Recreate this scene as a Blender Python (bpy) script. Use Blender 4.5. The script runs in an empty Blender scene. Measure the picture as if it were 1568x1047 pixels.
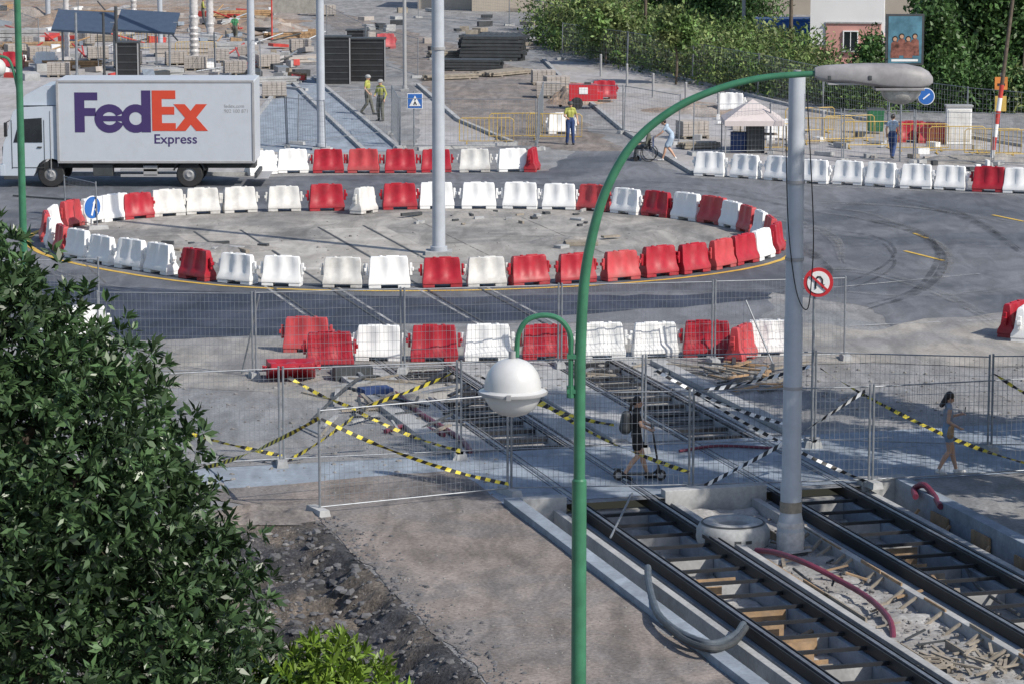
import bpy, bmesh, math, random
import numpy as np
from mathutils import Vector, Matrix, noise
random.seed(7); np.random.seed(7)
R=random.uniform
sc=bpy.context.scene
# ---------------------------------------------------------------- camera calibration
F=4826.0; H=13.0; TH=math.radians(9.4)
FW=Vector((0,math.cos(TH),-math.sin(TH))); UP=Vector((0,math.sin(TH),math.cos(TH)))
def ray(px,py): return Vector(((px-784)/F,0,0))+UP*(-(py-523.5)/F)+FW
def G(px,py,z=0.0):
    d=ray(px,py); t=(z-H)/d.z; return Vector((d.x*t,d.y*t,z))
def PY(px,py,Y):
    d=ray(px,py); t=Y/d.y; return Vector((d.x*t,Y,H+d.z*t))
DU=Vector((-0.2723,0.9622,0)); DV=Vector((0.9622,0.2723,0))
def T(u,v,z=0): return DU*u+DV*v+Vector((0,0,z))
RZ=math.atan2(DV.y,DV.x)
cam=bpy.data.cameras.new('camera'); co=bpy.data.objects.new('camera',cam); sc.collection.objects.link(co)
co.location=(0,0,H); co.rotation_euler=(math.pi/2-TH,0,0); cam.lens=F/1568*36; cam.sensor_width=36; cam.clip_end=6000; cam.clip_start=0.5
sc.camera=co
sc.view_settings.view_transform='Standard'; sc.view_settings.look='None'; sc.view_settings.exposure=0
# ---------------------------------------------------------------- light
EL=math.radians(41); S=Vector((0.80*math.cos(EL),-0.60*math.cos(EL),math.sin(EL))).normalized()
w=bpy.data.worlds.new('World'); sc.world=w; w.use_nodes=True
nt=w.node_tree; bg=nt.nodes['Background']; sky=nt.nodes.new('ShaderNodeTexSky'); sky.sky_type='NISHITA'; sky.sun_disc=False
sky.sun_elevation=EL; sky.sun_rotation=math.atan2(S.x,S.y); nt.links.new(sky.outputs[0],bg.inputs[0]); bg.inputs[1].default_value=0.14
sl=bpy.data.lights.new('sun','SUN'); sl.energy=4.8; sl.angle=math.radians(0.5); sl.color=(1,0.94,0.84)
so=bpy.data.objects.new('sun',sl); sc.collection.objects.link(so); so.rotation_euler=S.to_track_quat('Z','Y').to_euler(); so.location=(40,0,60)
# ---------------------------------------------------------------- materials
def nd(nt,t,**k):
    n=nt.nodes.new(t)
    for a,b in k.items(): setattr(n,a,b)
    return n
MC={}
def mat(name,c,rough=0.7,metal=0,var=0.18,scale=3.0,bump=0.0,c2=None,bigc=None,bigscale=0.3,speck=0.0,trans=0,attr=False,dirt=0.0,spec=0.4,coord='obj',stain=0,alpha=0):
    if name in MC: return MC[name]
    m=bpy.data.materials.new(name); m.use_nodes=True; t=m.node_tree; b=t.nodes['Principled BSDF']; L=t.links.new
    b.inputs['Roughness'].default_value=rough; b.inputs['Metallic'].default_value=metal; b.inputs['Specular IOR Level'].default_value=spec
    tc=nd(t,'ShaderNodeTexCoord'); geo=nd(t,'ShaderNodeNewGeometry')
    P=geo.outputs['Position'] if coord=='pos' else tc.outputs['Object']
    n1=nd(t,'ShaderNodeTexNoise'); n1.inputs['Scale'].default_value=scale; n1.inputs['Detail'].default_value=4; n1.inputs['Roughness'].default_value=.65; L(P,n1.inputs['Vector'])
    c2=c2 or tuple(x*(1-var*2) for x in c)
    def mix(fac,a,bb,blend='MIX'):
        mx=nd(t,'ShaderNodeMix',data_type='RGBA',blend_type=blend)
        for s,i in ((fac,0),(a,6),(bb,7)):
            if isinstance(s,(int,float)): mx.inputs[i].default_value=s
            elif isinstance(s,tuple): mx.inputs[i].default_value=(*s,1)
            else: L(s,mx.inputs[i])
        return mx.outputs[2]
    def ramp(src,a,bb,lo=0,hi=1):
        r=nd(t,'ShaderNodeMapRange'); r.inputs[1].default_value=a; r.inputs[2].default_value=bb; r.inputs[3].default_value=lo; r.inputs[4].default_value=hi; L(src,r.inputs[0]); return r.outputs[0]
    def val(fac,col):
        hs=nd(t,'ShaderNodeHueSaturation'); L(fac,hs.inputs['Value']); L(col,hs.inputs['Color']); return hs.outputs[0]
    col=mix(ramp(n1.outputs[0],.35,.68),tuple(c),tuple(c2))
    if bigc:
        n2=nd(t,'ShaderNodeTexNoise'); n2.inputs['Scale'].default_value=bigscale; n2.inputs['Detail'].default_value=6; n2.inputs['Roughness'].default_value=.62; n2.inputs['Distortion'].default_value=.8; L(geo.outputs['Position'],n2.inputs['Vector'])
        col=mix(ramp(n2.outputs[0],.44,.58),col,tuple(bigc))
    if stain:
        mp=nd(t,'ShaderNodeMapping'); mp.inputs['Rotation'].default_value=(0,0,-.27); mp.inputs['Scale'].default_value=(1.6,.45,1); L(geo.outputs['Position'],mp.inputs['Vector'])
        n5=nd(t,'ShaderNodeTexNoise'); n5.inputs['Scale'].default_value=1.0; n5.inputs['Detail'].default_value=5; n5.inputs['Distortion'].default_value=1.2; L(mp.outputs[0],n5.inputs['Vector'])
        col=val(ramp(n5.outputs[0],.36,.64,1-stain,1+stain),col)
    if speck:
        n3=nd(t,'ShaderNodeTexNoise'); n3.inputs['Scale'].default_value=14; n3.inputs['Detail'].default_value=3; L(geo.outputs['Position'],n3.inputs['Vector'])
        col=val(ramp(n3.outputs[0],.3,.7,1-speck,1+speck),col)
    if dirt:
        n4=nd(t,'ShaderNodeTexNoise'); n4.inputs['Scale'].default_value=2.2; n4.inputs['Detail'].default_value=6; n4.inputs['Roughness'].default_value=.75; L(geo.outputs['Position'],n4.inputs['Vector'])
        mm=nd(t,'ShaderNodeMath',operation='MULTIPLY'); mm.inputs[1].default_value=dirt; L(ramp(n4.outputs[0],.5,.75),mm.inputs[0])
        col=mix(mm.outputs[0],col,(.2,.17,.14))
        sx=nd(t,'ShaderNodeSeparateXYZ'); L(tc.outputs['Object'],sx.inputs[0]); m2=nd(t,'ShaderNodeMath',operation='MULTIPLY'); L(ramp(sx.outputs[2],.3,0.0),m2.inputs[0]); L(ramp(n4.outputs[0],.3,.6),m2.inputs[1])
        m3=nd(t,'ShaderNodeMath',operation='MULTIPLY'); L(m2.outputs[0],m3.inputs[0]); m3.inputs[1].default_value=min(1,dirt*1.5)
        col=mix(m3.outputs[0],col,(.22,.19,.16))
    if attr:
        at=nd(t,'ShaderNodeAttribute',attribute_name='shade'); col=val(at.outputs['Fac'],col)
    L(col,b.inputs['Base Color'])
    if bump:
        nb=nd(t,'ShaderNodeTexNoise'); nb.inputs['Scale'].default_value=9; nb.inputs['Detail'].default_value=5; nb.inputs['Roughness'].default_value=.7; L(P,nb.inputs['Vector'])
        bp=nd(t,'ShaderNodeBump'); bp.inputs['Strength'].default_value=min(1,bump*8); bp.inputs['Distance'].default_value=bump; L(nb.outputs[0],bp.inputs['Height']); L(bp.outputs[0],b.inputs['Normal'])
    if trans:
        tr=nd(t,'ShaderNodeBsdfTranslucent'); L(col,tr.inputs['Color']); ms=nd(t,'ShaderNodeMixShader'); ms.inputs[0].default_value=trans
        L(b.outputs[0],ms.inputs[1]); L(tr.outputs[0],ms.inputs[2]); L(ms.outputs[0],t.nodes['Material Output'].inputs[0])
    if alpha:
        na=nd(t,'ShaderNodeTexNoise'); na.inputs['Scale'].default_value=1.6; na.inputs['Detail'].default_value=6; na.inputs['Roughness'].default_value=.7; L(geo.outputs['Position'],na.inputs['Vector'])
        L(ramp(na.outputs[0],.38,.66,0,alpha),b.inputs['Alpha'])
    MC[name]=m; return m
M_ground=mat('dusty_ground',(.27,.265,.265),.95,var=.15,scale=.6,bump=.05,bigc=(.19,.195,.205),bigscale=.14,speck=.22,coord='pos',stain=.2)
M_asph=mat('asphalt',(.095,.105,.125),.85,var=.14,scale=.5,bump=.015,bigc=(.15,.155,.17),bigscale=.10,speck=.14,coord='pos',stain=.18)
M_asphshade=mat('asphalt_painted_shade',(.022,.032,.055),.85,var=.1,scale=.8,bump=.015,bigc=(.042,.052,.078),bigscale=.18,speck=.12,coord='pos',stain=.2)  # asphalt with tree shade painted into its navy colour
M_sand=mat('sandy_dust',(.32,.30,.275),.95,var=.12,scale=.5,bump=.02,bigc=(.21,.205,.205),bigscale=.25,speck=.15,coord='pos',stain=.18)
M_ramp=mat('compacted_gravel',(.245,.21,.19),.95,var=.18,scale=.45,bump=.06,bigc=(.17,.155,.15),bigscale=.35,speck=.25,coord='pos',stain=.25)
M_isl=mat('island_dust',(.20,.195,.19),.95,var=.12,scale=.5,bump=.02,bigc=(.30,.285,.265),bigscale=.22,speck=.15,coord='pos',stain=.2)
M_slab=mat('concrete_slab',(.36,.35,.335),.9,var=.12,scale=.8,bump=.01,bigc=(.27,.26,.25),bigscale=.3,speck=.1,coord='pos',stain=.12)
M_pave=mat('pavement',(.38,.37,.375),.9,var=.1,scale=1.5,bump=.005,bigc=(.31,.29,.28),bigscale=.15,speck=.1,coord='pos',stain=.12)
M_conc=mat('concrete',(.38,.385,.39),.9,var=.12,scale=2,bump=.01,speck=.1,stain=.12)
M_concb=mat('concrete_bluish',(.26,.30,.355),.9,var=.12,scale=2,bump=.01,speck=.1,stain=.15)
M_rub=mat('rubble_soil',(.08,.08,.088),.95,var=.3,scale=1.5,bump=.15,bigc=(.16,.135,.115),bigscale=.5,speck=.45,coord='pos',stain=.3)
M_dirt=mat('brown_dirt',(.33,.24,.18),.95,var=.2,scale=1,bump=.08,bigc=(.29,.26,.24),bigscale=.2,speck=.25,coord='pos',stain=.2)
M_stone=mat('stone',(.26,.25,.245),.9,var=.25,scale=2); M_stoned=mat('dark_stone',(.14,.14,.15),.9,var=.25,scale=2)
M_yel=mat('yellow_paint',(.66,.43,.08),.7,var=.15,scale=3,coord='pos')
M_whp=mat('white_road_paint',(.55,.55,.55),.7,var=.2,scale=3,coord='pos',alpha=1.0)
M_red=mat('red_plastic',(.40,.014,.03),.42,var=.14,scale=3,dirt=.14)
M_red2=mat('faded_red_plastic',(.50,.055,.065),.5,var=.12,scale=3,dirt=.25)
M_wht=mat('white_plastic',(.80,.80,.80),.45,var=.025,scale=3,dirt=.10)
M_wht2=mat('dirty_white_plastic',(.66,.65,.63),.55,var=.08,scale=3,dirt=.35)
M_galv=mat('galvanised_steel',(.27,.29,.32),.5,metal=.35,var=.15,scale=6)
M_rail=mat('rail_rubber_jacket',(.02,.022,.027),.6,var=.2,scale=3)
M_steel=mat('rail_steel',(.30,.30,.32),.4,metal=.7,var=.2,scale=4)
M_blk=mat('black_paint',(.025,.025,.028),.5)
M_dk=mat('dark_grey',(.06,.065,.07),.6)
M_green=mat('green_lamp_paint',(.045,.18,.10),.34,var=.14,scale=4,spec=.5)
M_pole=mat('light_grey_pole',(.42,.45,.50),.5,var=.08,scale=2,dirt=.1)
M_grey=mat('grey_metal',(.33,.33,.34),.5,var=.08)
M_globe=mat('globe_white',(.55,.555,.56),.3,var=.05,dirt=.08)
M_wood=mat('formwork_wood',(.44,.28,.15),.8,var=.25,scale=5,dirt=.25)
M_wood2=mat('grey_timber',(.32,.28,.23),.85,var=.2,scale=5)
M_purp=mat('purple_hose',(.17,.035,.065),.5)
M_redp=mat('red_paint',(.55,.06,.05),.5)
M_blue=mat('sign_blue',(.03,.13,.42),.4,var=.05)
M_sw=mat('sign_white',(.78,.78,.78),.4,var=.04)
M_sr=mat('sign_red',(.5,.03,.04),.4,var=.03)
M_or=mat('orange_paint',(.7,.25,.06),.5)
M_yp=mat('yellow_tape',(.66,.55,.06),.45,var=.05)
M_glass=mat('dark_glass',(.02,.025,.03),.08,spec=.8)
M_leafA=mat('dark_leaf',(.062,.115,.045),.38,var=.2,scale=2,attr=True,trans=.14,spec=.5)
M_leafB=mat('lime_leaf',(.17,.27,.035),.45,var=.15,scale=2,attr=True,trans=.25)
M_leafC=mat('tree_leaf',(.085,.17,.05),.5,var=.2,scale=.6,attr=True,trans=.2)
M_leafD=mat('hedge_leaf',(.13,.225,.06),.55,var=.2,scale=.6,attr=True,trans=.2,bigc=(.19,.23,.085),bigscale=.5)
M_bark=mat('bark',(.14,.11,.085),.9,var=.25,scale=6,bump=.02)
M_skin=mat('skin',(.50,.30,.21),.5,var=.04); M_hair=mat('dark_hair',(.025,.017,.013),.45)
M_tyre=mat('tyre_rubber',(.03,.03,.032),.8)
# ---------------------------------------------------------------- mesh builder
class MB:
    def __init__(s): s.v=[];s.f=[];s.m=[];s.mats=[]
    def mi(s,m):
        if m not in s.mats: s.mats.append(m)
        return s.mats.index(m)
    def add(s,vs,fs,m):
        o=len(s.v); s.v+= [tuple(x) for x in vs]; i=s.mi(m)
        for f in fs: s.f.append([o+k for k in f]); s.m.append(i)
    def box(s,c,d,m,rz=0,rx=0,ry=0,tx=1,ty=1):
        Rm=(Matrix.Rotation(rz,3,'Z')@Matrix.Rotation(ry,3,'Y')@Matrix.Rotation(rx,3,'X')); c=Vector(c); vs=[]
        for z in(-1,1):
            for x,y in((-1,-1),(1,-1),(1,1),(-1,1)):
                k=(tx if z>0 else 1); l=(ty if z>0 else 1)
                vs.append(c+Rm@Vector((x*d[0]/2*k,y*d[1]/2*l,z*d[2]/2)))
        s.add(vs,[(3,2,1,0),(4,5,6,7),(0,1,5,4),(1,2,6,5),(2,3,7,6),(3,0,4,7)],m)
    def beam(s,a,b,wd,ht,m):
        a=Vector(a);b=Vector(b);d=(b-a); L=d.length; d.normalize(); q=d.to_track_quat('X','Z'); vs=[]
        for x in(0,L):
            for y,z in((-1,-1),(1,-1),(1,1),(-1,1)): vs.append(a+q@Vector((x,y*wd/2,z*ht/2)))
        s.add(vs,[(0,3,2,1),(4,5,6,7),(0,1,5,4),(1,2,6,5),(2,3,7,6),(3,0,4,7)],m)
    def tube(s,pts,r,m,n=8,caps=True):
        pts=[Vector(p) for p in pts]; N=len(pts)
        rs=r if isinstance(r,(list,tuple)) else [r]*N
        vs=[]; prev=None
        for i,p in enumerate(pts):
            d=(pts[min(i+1,N-1)]-pts[max(i-1,0)]).normalized()
            if prev is None:
                a=Vector((0,0,1)) if abs(d.z)<.9 else Vector((1,0,0)); x=d.cross(a).normalized()
            else:
                x=(prev-d*prev.dot(d)).normalized()
            prev=x; y=d.cross(x)
            for k in range(n):
                t=2*math.pi*k/n; vs.append(p+(x*math.cos(t)+y*math.sin(t))*rs[i])
        fs=[]
        for i in range(N-1):
            for k in range(n): fs.append((i*n+k,i*n+(k+1)%n,(i+1)*n+(k+1)%n,(i+1)*n+k))
        if caps: fs.append(tuple(range(n))[::-1]); fs.append(tuple((N-1)*n+k for k in range(n)))
        s.add(vs,fs,m)
    def cyl(s,a,b,r,m,r1=None,n=12): s.tube([a,b],[r,r if r1 is None else r1],m,n)
    def lathe(s,c,prof,m,n=20,axis='Z'):
        vs=[];c=Vector(c)
        for r,z in prof:
            for k in range(n):
                t=2*math.pi*k/n; q=Vector((r*math.cos(t),r*math.sin(t),z))
                if axis=='Y': q=Vector((q.x,q.z,q.y))
                if axis=='X': q=Vector((q.z,q.x,q.y))
                vs.append(c+q)
        fs=[]
        for i in range(len(prof)-1):
            for k in range(n): fs.append((i*n+k,i*n+(k+1)%n,(i+1)*n+(k+1)%n,(i+1)*n+k))
        s.add(vs,fs,m)
    def sph(s,c,r,m,nu=12,nv=8):
        if not isinstance(r,(tuple,list)): r=(r,r,r)
        c=Vector(c);vs=[];fs=[]
        vs.append(c+Vector((0,0,-r[2])))
        for j in range(1,nv):
            a=-math.pi/2+math.pi*j/nv
            for k in range(nu):
                t=2*math.pi*k/nu; vs.append(c+Vector((r[0]*math.cos(a)*math.cos(t),r[1]*math.cos(a)*math.sin(t),r[2]*math.sin(a))))
        vs.append(c+Vector((0,0,r[2])))
        for k in range(nu):
            fs.append((0,1+(k+1)%nu,1+k)); b=1+(nv-2)*nu; fs.append((b+k,b+(k+1)%nu,len(vs)-1))
        for j in range(nv-2):
            for k in range(nu): a=1+j*nu; fs.append((a+k,a+(k+1)%nu,a+nu+(k+1)%nu,a+nu+k))
        s.add(vs,fs,m)
    def prism(s,poly,a,b,m,plane='XZ'):
        n=len(poly); vs=[]
        for d in(a,b):
            for p in poly:
                vs.append((p[0],d,p[1]) if plane=='XZ' else ((p[0],p[1],d) if plane=='XY' else (d,p[0],p[1])))
        fs=[tuple(range(n)),tuple(range(2*n-1,n-1,-1))]+[(i,(i+1)%n+0,(i+1)%n+n,i+n)[::-1] for i in range(n)]
        s.add(vs,fs,m)
    def poly(s,pts,m): s.add(pts,[tuple(range(len(pts)))],m)
    def obj(s,name,parent=None,bevel=0,smooth=True,loc=None,rz=0,ang=.6,fix=True):
        me=bpy.data.meshes.new(name); me.from_pydata(s.v,[],s.f)
        for m in s.mats: me.materials.append(m)
        me.polygons.foreach_set('material_index',s.m)
        if fix:
            bm=bmesh.new(); bm.from_mesh(me); bmesh.ops.recalc_face_normals(bm,faces=bm.faces); bm.to_mesh(me); bm.free()
        if smooth:
            me.polygons.foreach_set('use_smooth',[True]*len(me.polygons)); me.set_sharp_from_angle(angle=ang)
        o=bpy.data.objects.new(name,me); sc.collection.objects.link(o)
        if parent: o.parent=parent
        if loc is not None: o.location=loc
        o.rotation_euler=(0,0,rz)
        if bevel:
            b=o.modifiers.new('bevel','BEVEL'); b.width=bevel; b.segments=2; b.limit_method='ANGLE'; b.angle_limit=.6
        return o
def inst(o,name,loc,rz=0,sc_=1,rx=0,ry=0):
    n=bpy.data.objects.new(name,o.data); sc.collection.objects.link(n); n.location=loc; n.rotation_euler=(rx,ry,rz); n.scale=(sc_,)*3
    for md in o.modifiers:
        k=n.modifiers.new(md.name,md.type)
        if md.type=='BEVEL': k.width=md.width;k.segments=md.segments;k.limit_method=md.limit_method;k.angle_limit=md.angle_limit
    return n
def empty(name,loc=(0,0,0),rz=0):
    e=bpy.data.objects.new(name,None); sc.collection.objects.link(e); e.location=loc; e.rotation_euler=(0,0,rz); e.empty_display_size=.3; return e
def cr(P,k=6):
    P=[Vector(p) for p in P]; Q=[]
    for i in range(len(P)-1):
        p0=P[max(i-1,0)];p1=P[i];p2=P[i+1];p3=P[min(i+2,len(P)-1)]
        for j in range(k):
            t=j/k; Q.append(.5*((2*p1)+(p2-p0)*t+(2*p0-5*p1+4*p2-p3)*t*t+(3*p1-p0-3*p2+p3)*t**3))
    Q.append(P[-1]); return Q
# ================================================================ GROUND
UE=72.4
us=[-300,36,56.9,62.2,UE,4000]; vs_=[-3000,6.4,12.3,16.3,17.6,18.8,21.65,22.9,24.0,3000]
def hole(ui,vi):
    v0,v1=vs_[vi],vs_[vi+1]
    if ui==1 and v0>=16.3 and v1<=24: return True
    if ui==1 and v0==6.4: return True
    if ui==3 and (v0==17.6 or v0==21.65): return True
    return False
b=MB()
vv=[T(u,v) for u in us for v in vs_]; ff=[]
for i in range(len(us)-1):
    for j in range(len(vs_)-1):
        if not hole(i,j): a=i*len(vs_)+j; ff.append((a,a+1,a+1+len(vs_),a+len(vs_)))
b.add(vv,ff,M_ground); b.obj('ground',smooth=False)
def sheet(name,pts,z,m,px=True,rag=0,seg=.5):
    b=MB(); P=[G(*p) if px else Vector(p) for p in pts]
    if rag:
        Q=[]
        for i in range(len(P)):
            a=P[i];c=P[(i+1)%len(P)];d=c-a;L=d.length;n=min(160,max(1,int(L/seg))); nn=Vector((-d.y,d.x,0)).normalized()
            for k in range(n):
                p=a+d*k/n; Q.append(p+nn*(noise.noise(p*.5)*rag*1.6+noise.noise(p*2.1)*rag*.7))
        P=Q
    b.poly([(p.x,p.y,z) for p in P],m)
    o=b.obj(name,smooth=False)
    if o.data.polygons[0].normal.z<0: o.data.flip_normals()
    return o
sheet('road',[(-300,272),(380,272),(840,262),(880,232),(960,232),(1060,272),(1900,305),(1900,560),(1420,540),(1330,470),(1180,448),(1180,495),(60,495),(-300,495)],.004,M_asph,rag=.25)
sheet('road_shade_patch',[(50,430),(300,446),(640,456),(1180,449),(1185,458),(960,476),(800,492),(660,494),(560,497),(540,510),(200,520),(90,500)],.008,M_asphshade,rag=.3)  # tree shade in front of the island, painted as a dark sheet
sheet('sandy_verge',[(1190,490),(1340,508),(1480,486),(1568,470),(1900,450),(1900,555),(1340,560),(1190,560)],.012,M_sand,rag=.5)
sheet('sandy_verge',[(240,522),(380,522),(560,520),(1180,505),(1180,545),(900,550),(640,560),(420,600),(230,590)],.0065,M_sand,rag=.5)
sheet('compacted_dirt_road',[T(30,12.3),T(57,12.3),T(60,10),T(60.5,16),T(56.6,15.95),T(30,15.95)],.012,M_ramp,px=False,rag=.13,seg=.25)
sheet('crossing_pavement',[T(57.2,12.4),T(57.2,40),T(62.1,40),T(62.1,10)],.008,M_concb,px=False)
sheet('side_road',[(880,232),(960,232),(900,200),(810,110),(700,70),(560,30),(480,5),(440,5),(560,70),(640,120),(690,180),(790,222)],.004,M_ramp,rag=.4)
sheet('pavement',[(-300,268),(380,268),(560,236),(470,150),(420,100),(-300,100)],.006,M_pave)
sheet('tram_platform',[(440,120),(480,120),(610,232),(480,236),(392,232),(392,180)],.010,M_concb)
sheet('pavement',[(640,232),(790,224),(700,185),(640,130)],.006,M_pave,rag=.2)
sheet('pavement',[(830,92),(960,100),(1240,170),(1568,225),(1900,270),(1900,300),(1062,268),(960,205),(870,130)],.006,M_pave)
sheet('dirt_lot',[(-300,98),(420,98),(480,60),(420,-40),(-300,-40)],.005,M_dirt,rag=.8)
sheet('pavement',[(60,96),(470,140),(430,70),(330,50),(60,60)],.009,M_pave,rag=.5)
sheet('dirt_patch',[(1050,150),(1140,165),(1150,185),(1060,180)],.010,M_dirt,rag=.5); sheet('dirt_patch',[(830,120),(900,130),(940,160),(850,165)],.010,M_dirt,rag=.5)
def kerb(pts,m=None,wd=.18,ht=.13):
    b=MB(); P=[G(*p) for p in pts]
    for a,c in zip(P[:-1],P[1:]): b.beam(a+Vector((0,0,ht/2)),c+Vector((0,0,ht/2)),wd,ht,m or M_conc)
    b.obj('kerb',smooth=False)
kerb([(-100,269),(380,269),(392,233)]); kerb([(440,121),(392,181)]); kerb([(480,120),(612,231)]); kerb([(640,231),(790,223),(702,186),(640,132)]); kerb([(832,93),(870,131),(960,206),(1062,268)]); kerb([(960,101),(1240,171),(1568,226)]); kerb([(60,97),(470,140)]); kerb([(420,100),(470,150),(558,234)])
# roundabout island
BACK=[(175,338,'w'),(210,335,'r'),(256,331,'d'),(310,328,'d'),(367,326,'d'),(435,324,'d'),(500,323,'r'),(612,321,'r'),(668,320,'w'),(733,320,'w'),(797,320,'w'),(857,321,'w'),(910,323,'f'),(960,328,'w'),(1007,332,'r'),(1053,337,'w'),(1093,343,'r'),(1122,349,'w'),(1146,356,'f'),(1166,365,'w'),(1180,375,'f'),(1187,386,'r')]
FRONT=[(1165,397,'w'),(1137,404,'r'),(1103,411,'r'),(1060,418,'r'),(1008,423,'r'),(950,429,'r'),(882,433,'r'),(810,437,'r'),(745,439,'d'),(677,440,'r'),(596,441,'w'),(525,440,'d'),(432,438,'w'),(364,434,'w'),(302,428,'r'),(247,419,'w'),(203,412,'w'),(158,404,'w'),(122,396,'w'),(97,387,'f'),(80,378,'w'),(72,368,'f'),(82,357,'w'),(108,348,'f'),(142,342,'w')]
ring=[G(x,y) for x,y,c in BACK+FRONT]
def smoothring(off,n=160):
    pts=[Vector((p.x,p.y)) for p in ring]; N=len(pts); out=[]
    for i in range(n):
        t=i/n*N; k=int(t); f=t-k
        p0,p1,p2,p3=[pts[(k+j-1)%N] for j in range(4)]
        out.append(((p0+p1+p2)/3)*(1-f)+((p1+p2+p3)/3)*f)
    c=Vector((sum(p.x for p in out)/n,sum(p.y for p in out)/n)); res=[]
    for q in out:
        d=(q-c); L=d.length; res.append(q+d/L*off)
    return res
isl=smoothring(-.1); b=MB(); b.poly([(p.x,p.y,.012) for p in isl],M_isl); o=b.obj('roundabout_island',smooth=False)
if o.data.polygons[0].normal.z<0: o.data.flip_normals()
def band(name,i0,i1,z,m,offs):
    A=smoothring(offs[0]);B=smoothring(offs[1]); b=MB(); n=len(A)
    for i in range(i0,i1):
        a=A[i%n];a2=A[(i+1)%n];c=B[i%n];c2=B[(i+1)%n]; b.poly([(a.x,a.y,z),(c.x,c.y,z),(c2.x,c2.y,z),(a2.x,a2.y,z)],m)
    return b.obj(name,smooth=False)
band('yellow_road_line',66,162,.014,M_yel,(.66,.84))
b=MB()
def strip(b,u0,u1,v0,v1,z,m): b.poly([T(u0,v0,z),T(u0,v1,z),T(u1,v1,z),T(u1,v0,z)],m)
M_joint=mat('joint_dark',(.17,.16,.15),.9,coord='pos',alpha=.8); M_lslab=mat('light_slab',(.42,.40,.37),.9,var=.12,scale=1,bigc=(.32,.30,.275),bigscale=.5,speck=.1,coord='pos',stain=.15)
for v0,v1 in((16.8,17.38),(17.52,18.88),(19.02,21.43),(21.57,22.93),(23.07,23.6)): strip(b,88.6,98.5 if v0!=19.02 else 96,v0,v1,.016,M_lslab)
for v in(17.45,18.95,21.5,23.0): strip(b,74,99,v-.035,v+.035,.02,M_dk)
for u in range(74,104,4): strip(b,u,u+.05,15,25,.024,M_joint)
for v in(17.22,19.15,21.25,23.2): strip(b,75,88,v,v+.09,.018,M_whp)
for v in(13,9,25,28.5,5): strip(b,88.5,101,v,v+.06,.018,M_joint)
b.obj('tram_track_slab',smooth=False)
b=MB()
for (a,c) in(((1385,385),(1445,400)),((1520,330),(1568,340)),((1400,358),(1420,366))):
    A=G(*a);B=G(*c); d=(B-A).normalized(); n=Vector((-d.y,d.x,0))*.07; b.poly([(p.x,p.y,.016) for p in(A-n,B-n,B+n,A+n)],M_yel)
for (a,c) in(((1205,448),(1500,420)),((1240,285),(1568,300)),((1300,500),(1568,488))):
    A=G(*a);B=G(*c); d=(B-A).normalized(); n=Vector((-d.y,d.x,0))*.06; b.poly([(p.x,p.y,.018) for p in(A-n,B-n,B+n,A+n)],M_whp)
b.obj('road_marking',smooth=False)
M_tm=mat('tyre_dust_mark',(.28,.28,.28),.9,var=.2,scale=2,coord='pos',alpha=.45); M_tm2=mat('tyre_dark_mark',(.035,.038,.045),.9,var=.15,scale=2,coord='pos',alpha=.55)
def pathline(b,P,wd,z,m):
    Q=cr(P,8); prev=None
    for i in range(len(Q)):
        d=(Q[min(i+1,len(Q)-1)]-Q[max(i-1,0)]).normalized(); n=Vector((-d.y,d.x,0))*wd/2*min(1,(i+1)/6,(len(Q)-i)/6)
        cur=(Q[i]-n,Q[i]+n)
        if prev: b.poly([(prev[0].x,prev[0].y,z),(cur[0].x,cur[0].y,z),(cur[1].x,cur[1].y,z),(prev[1].x,prev[1].y,z)],m)
        prev=cur
b=MB(); z=.026
for pts,m in(([(1210,350),(1330,365),(1370,385),(1355,410),(1290,440)],M_tm2),([(1230,320),(1330,330),(1420,360),(1455,390),(1440,430)],M_tm),([(1220,306),(1400,316),(1568,345)],M_tm),([(1190,420),(1300,415),(1420,440),(1540,500)],M_tm),([(1290,330),(1400,350),(1440,390),(1410,440),(1330,470)],M_tm2),([(20,340),(60,400),(180,440),(380,452)],M_tm),([(1240,440),(1400,452),(1568,440)],M_tm),([(1350,300),(1480,330),(1568,380)],M_tm2),([(600,275),(900,280),(1100,290),(1300,330)],M_tm2),([(300,300),(700,285),(1000,300),(1250,350),(1290,400)],M_tm),([(1200,360),(1260,400),(1250,430),(1120,460)],M_tm2)):
    for k in range(2):
        o=[G(x+R(-6,6),y+R(-4,4)+k*6) for x,y in pts]; pathline(b,o,R(.1,.28),z,m); z+=.0007
b.obj('tyre_marks',smooth=False)
# ================================================================ TRENCH & TRACKS
b=MB()
def tb(b,u0,u1,v0,v1,z0,z1,m):
    c=T((u0+u1)/2,(v0+v1)/2,(z0+z1)/2); b.box(c,(v1-v0,u1-u0,z1-z0),m,rz=RZ)
U0,U1=33,56.9
tb(b,U0,U1,16.3,24.0,-.9,-.62,M_slab)
tb(b,U0,U1+.3,16.02,16.32,-.9,.13,M_concb)
tb(b,U0,U1,24.0,24.28,-.9,.13,M_concb)
tb(b,U1,U1+.28,16.32,17.2,-.9,.14,M_conc); tb(b,U1,U1+.28,19.2,21.3,-.9,.14,M_conc); tb(b,U1,U1+.28,23.3,24.28,-.9,.14,M_conc)
tb(b,U1+.001,U1+.27,17.2,19.2,-.9,-.2,M_conc); tb(b,U1+.001,U1+.27,21.3,23.3,-.9,-.2,M_conc)
for va,vb in((17.45,18.95),(21.5,23.0)):
    tb(b,U0,U1,va-.52,va-.37,-.62,-.10,M_conc); tb(b,U0,U1,vb+.37,vb+.52,-.62,-.10,M_conc)
    for v in(va,vb): tb(b,U0,U1,v-.16,v+.16,-.62,-.21,M_concb)
    u=U0+.6;k=0
    while u<U1-.3:
        if k%2==0: tb(b,u+.3,u+.42,va+.16,vb-.16,-.62,-.26,M_conc)
        u+=.95;k+=1
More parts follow.
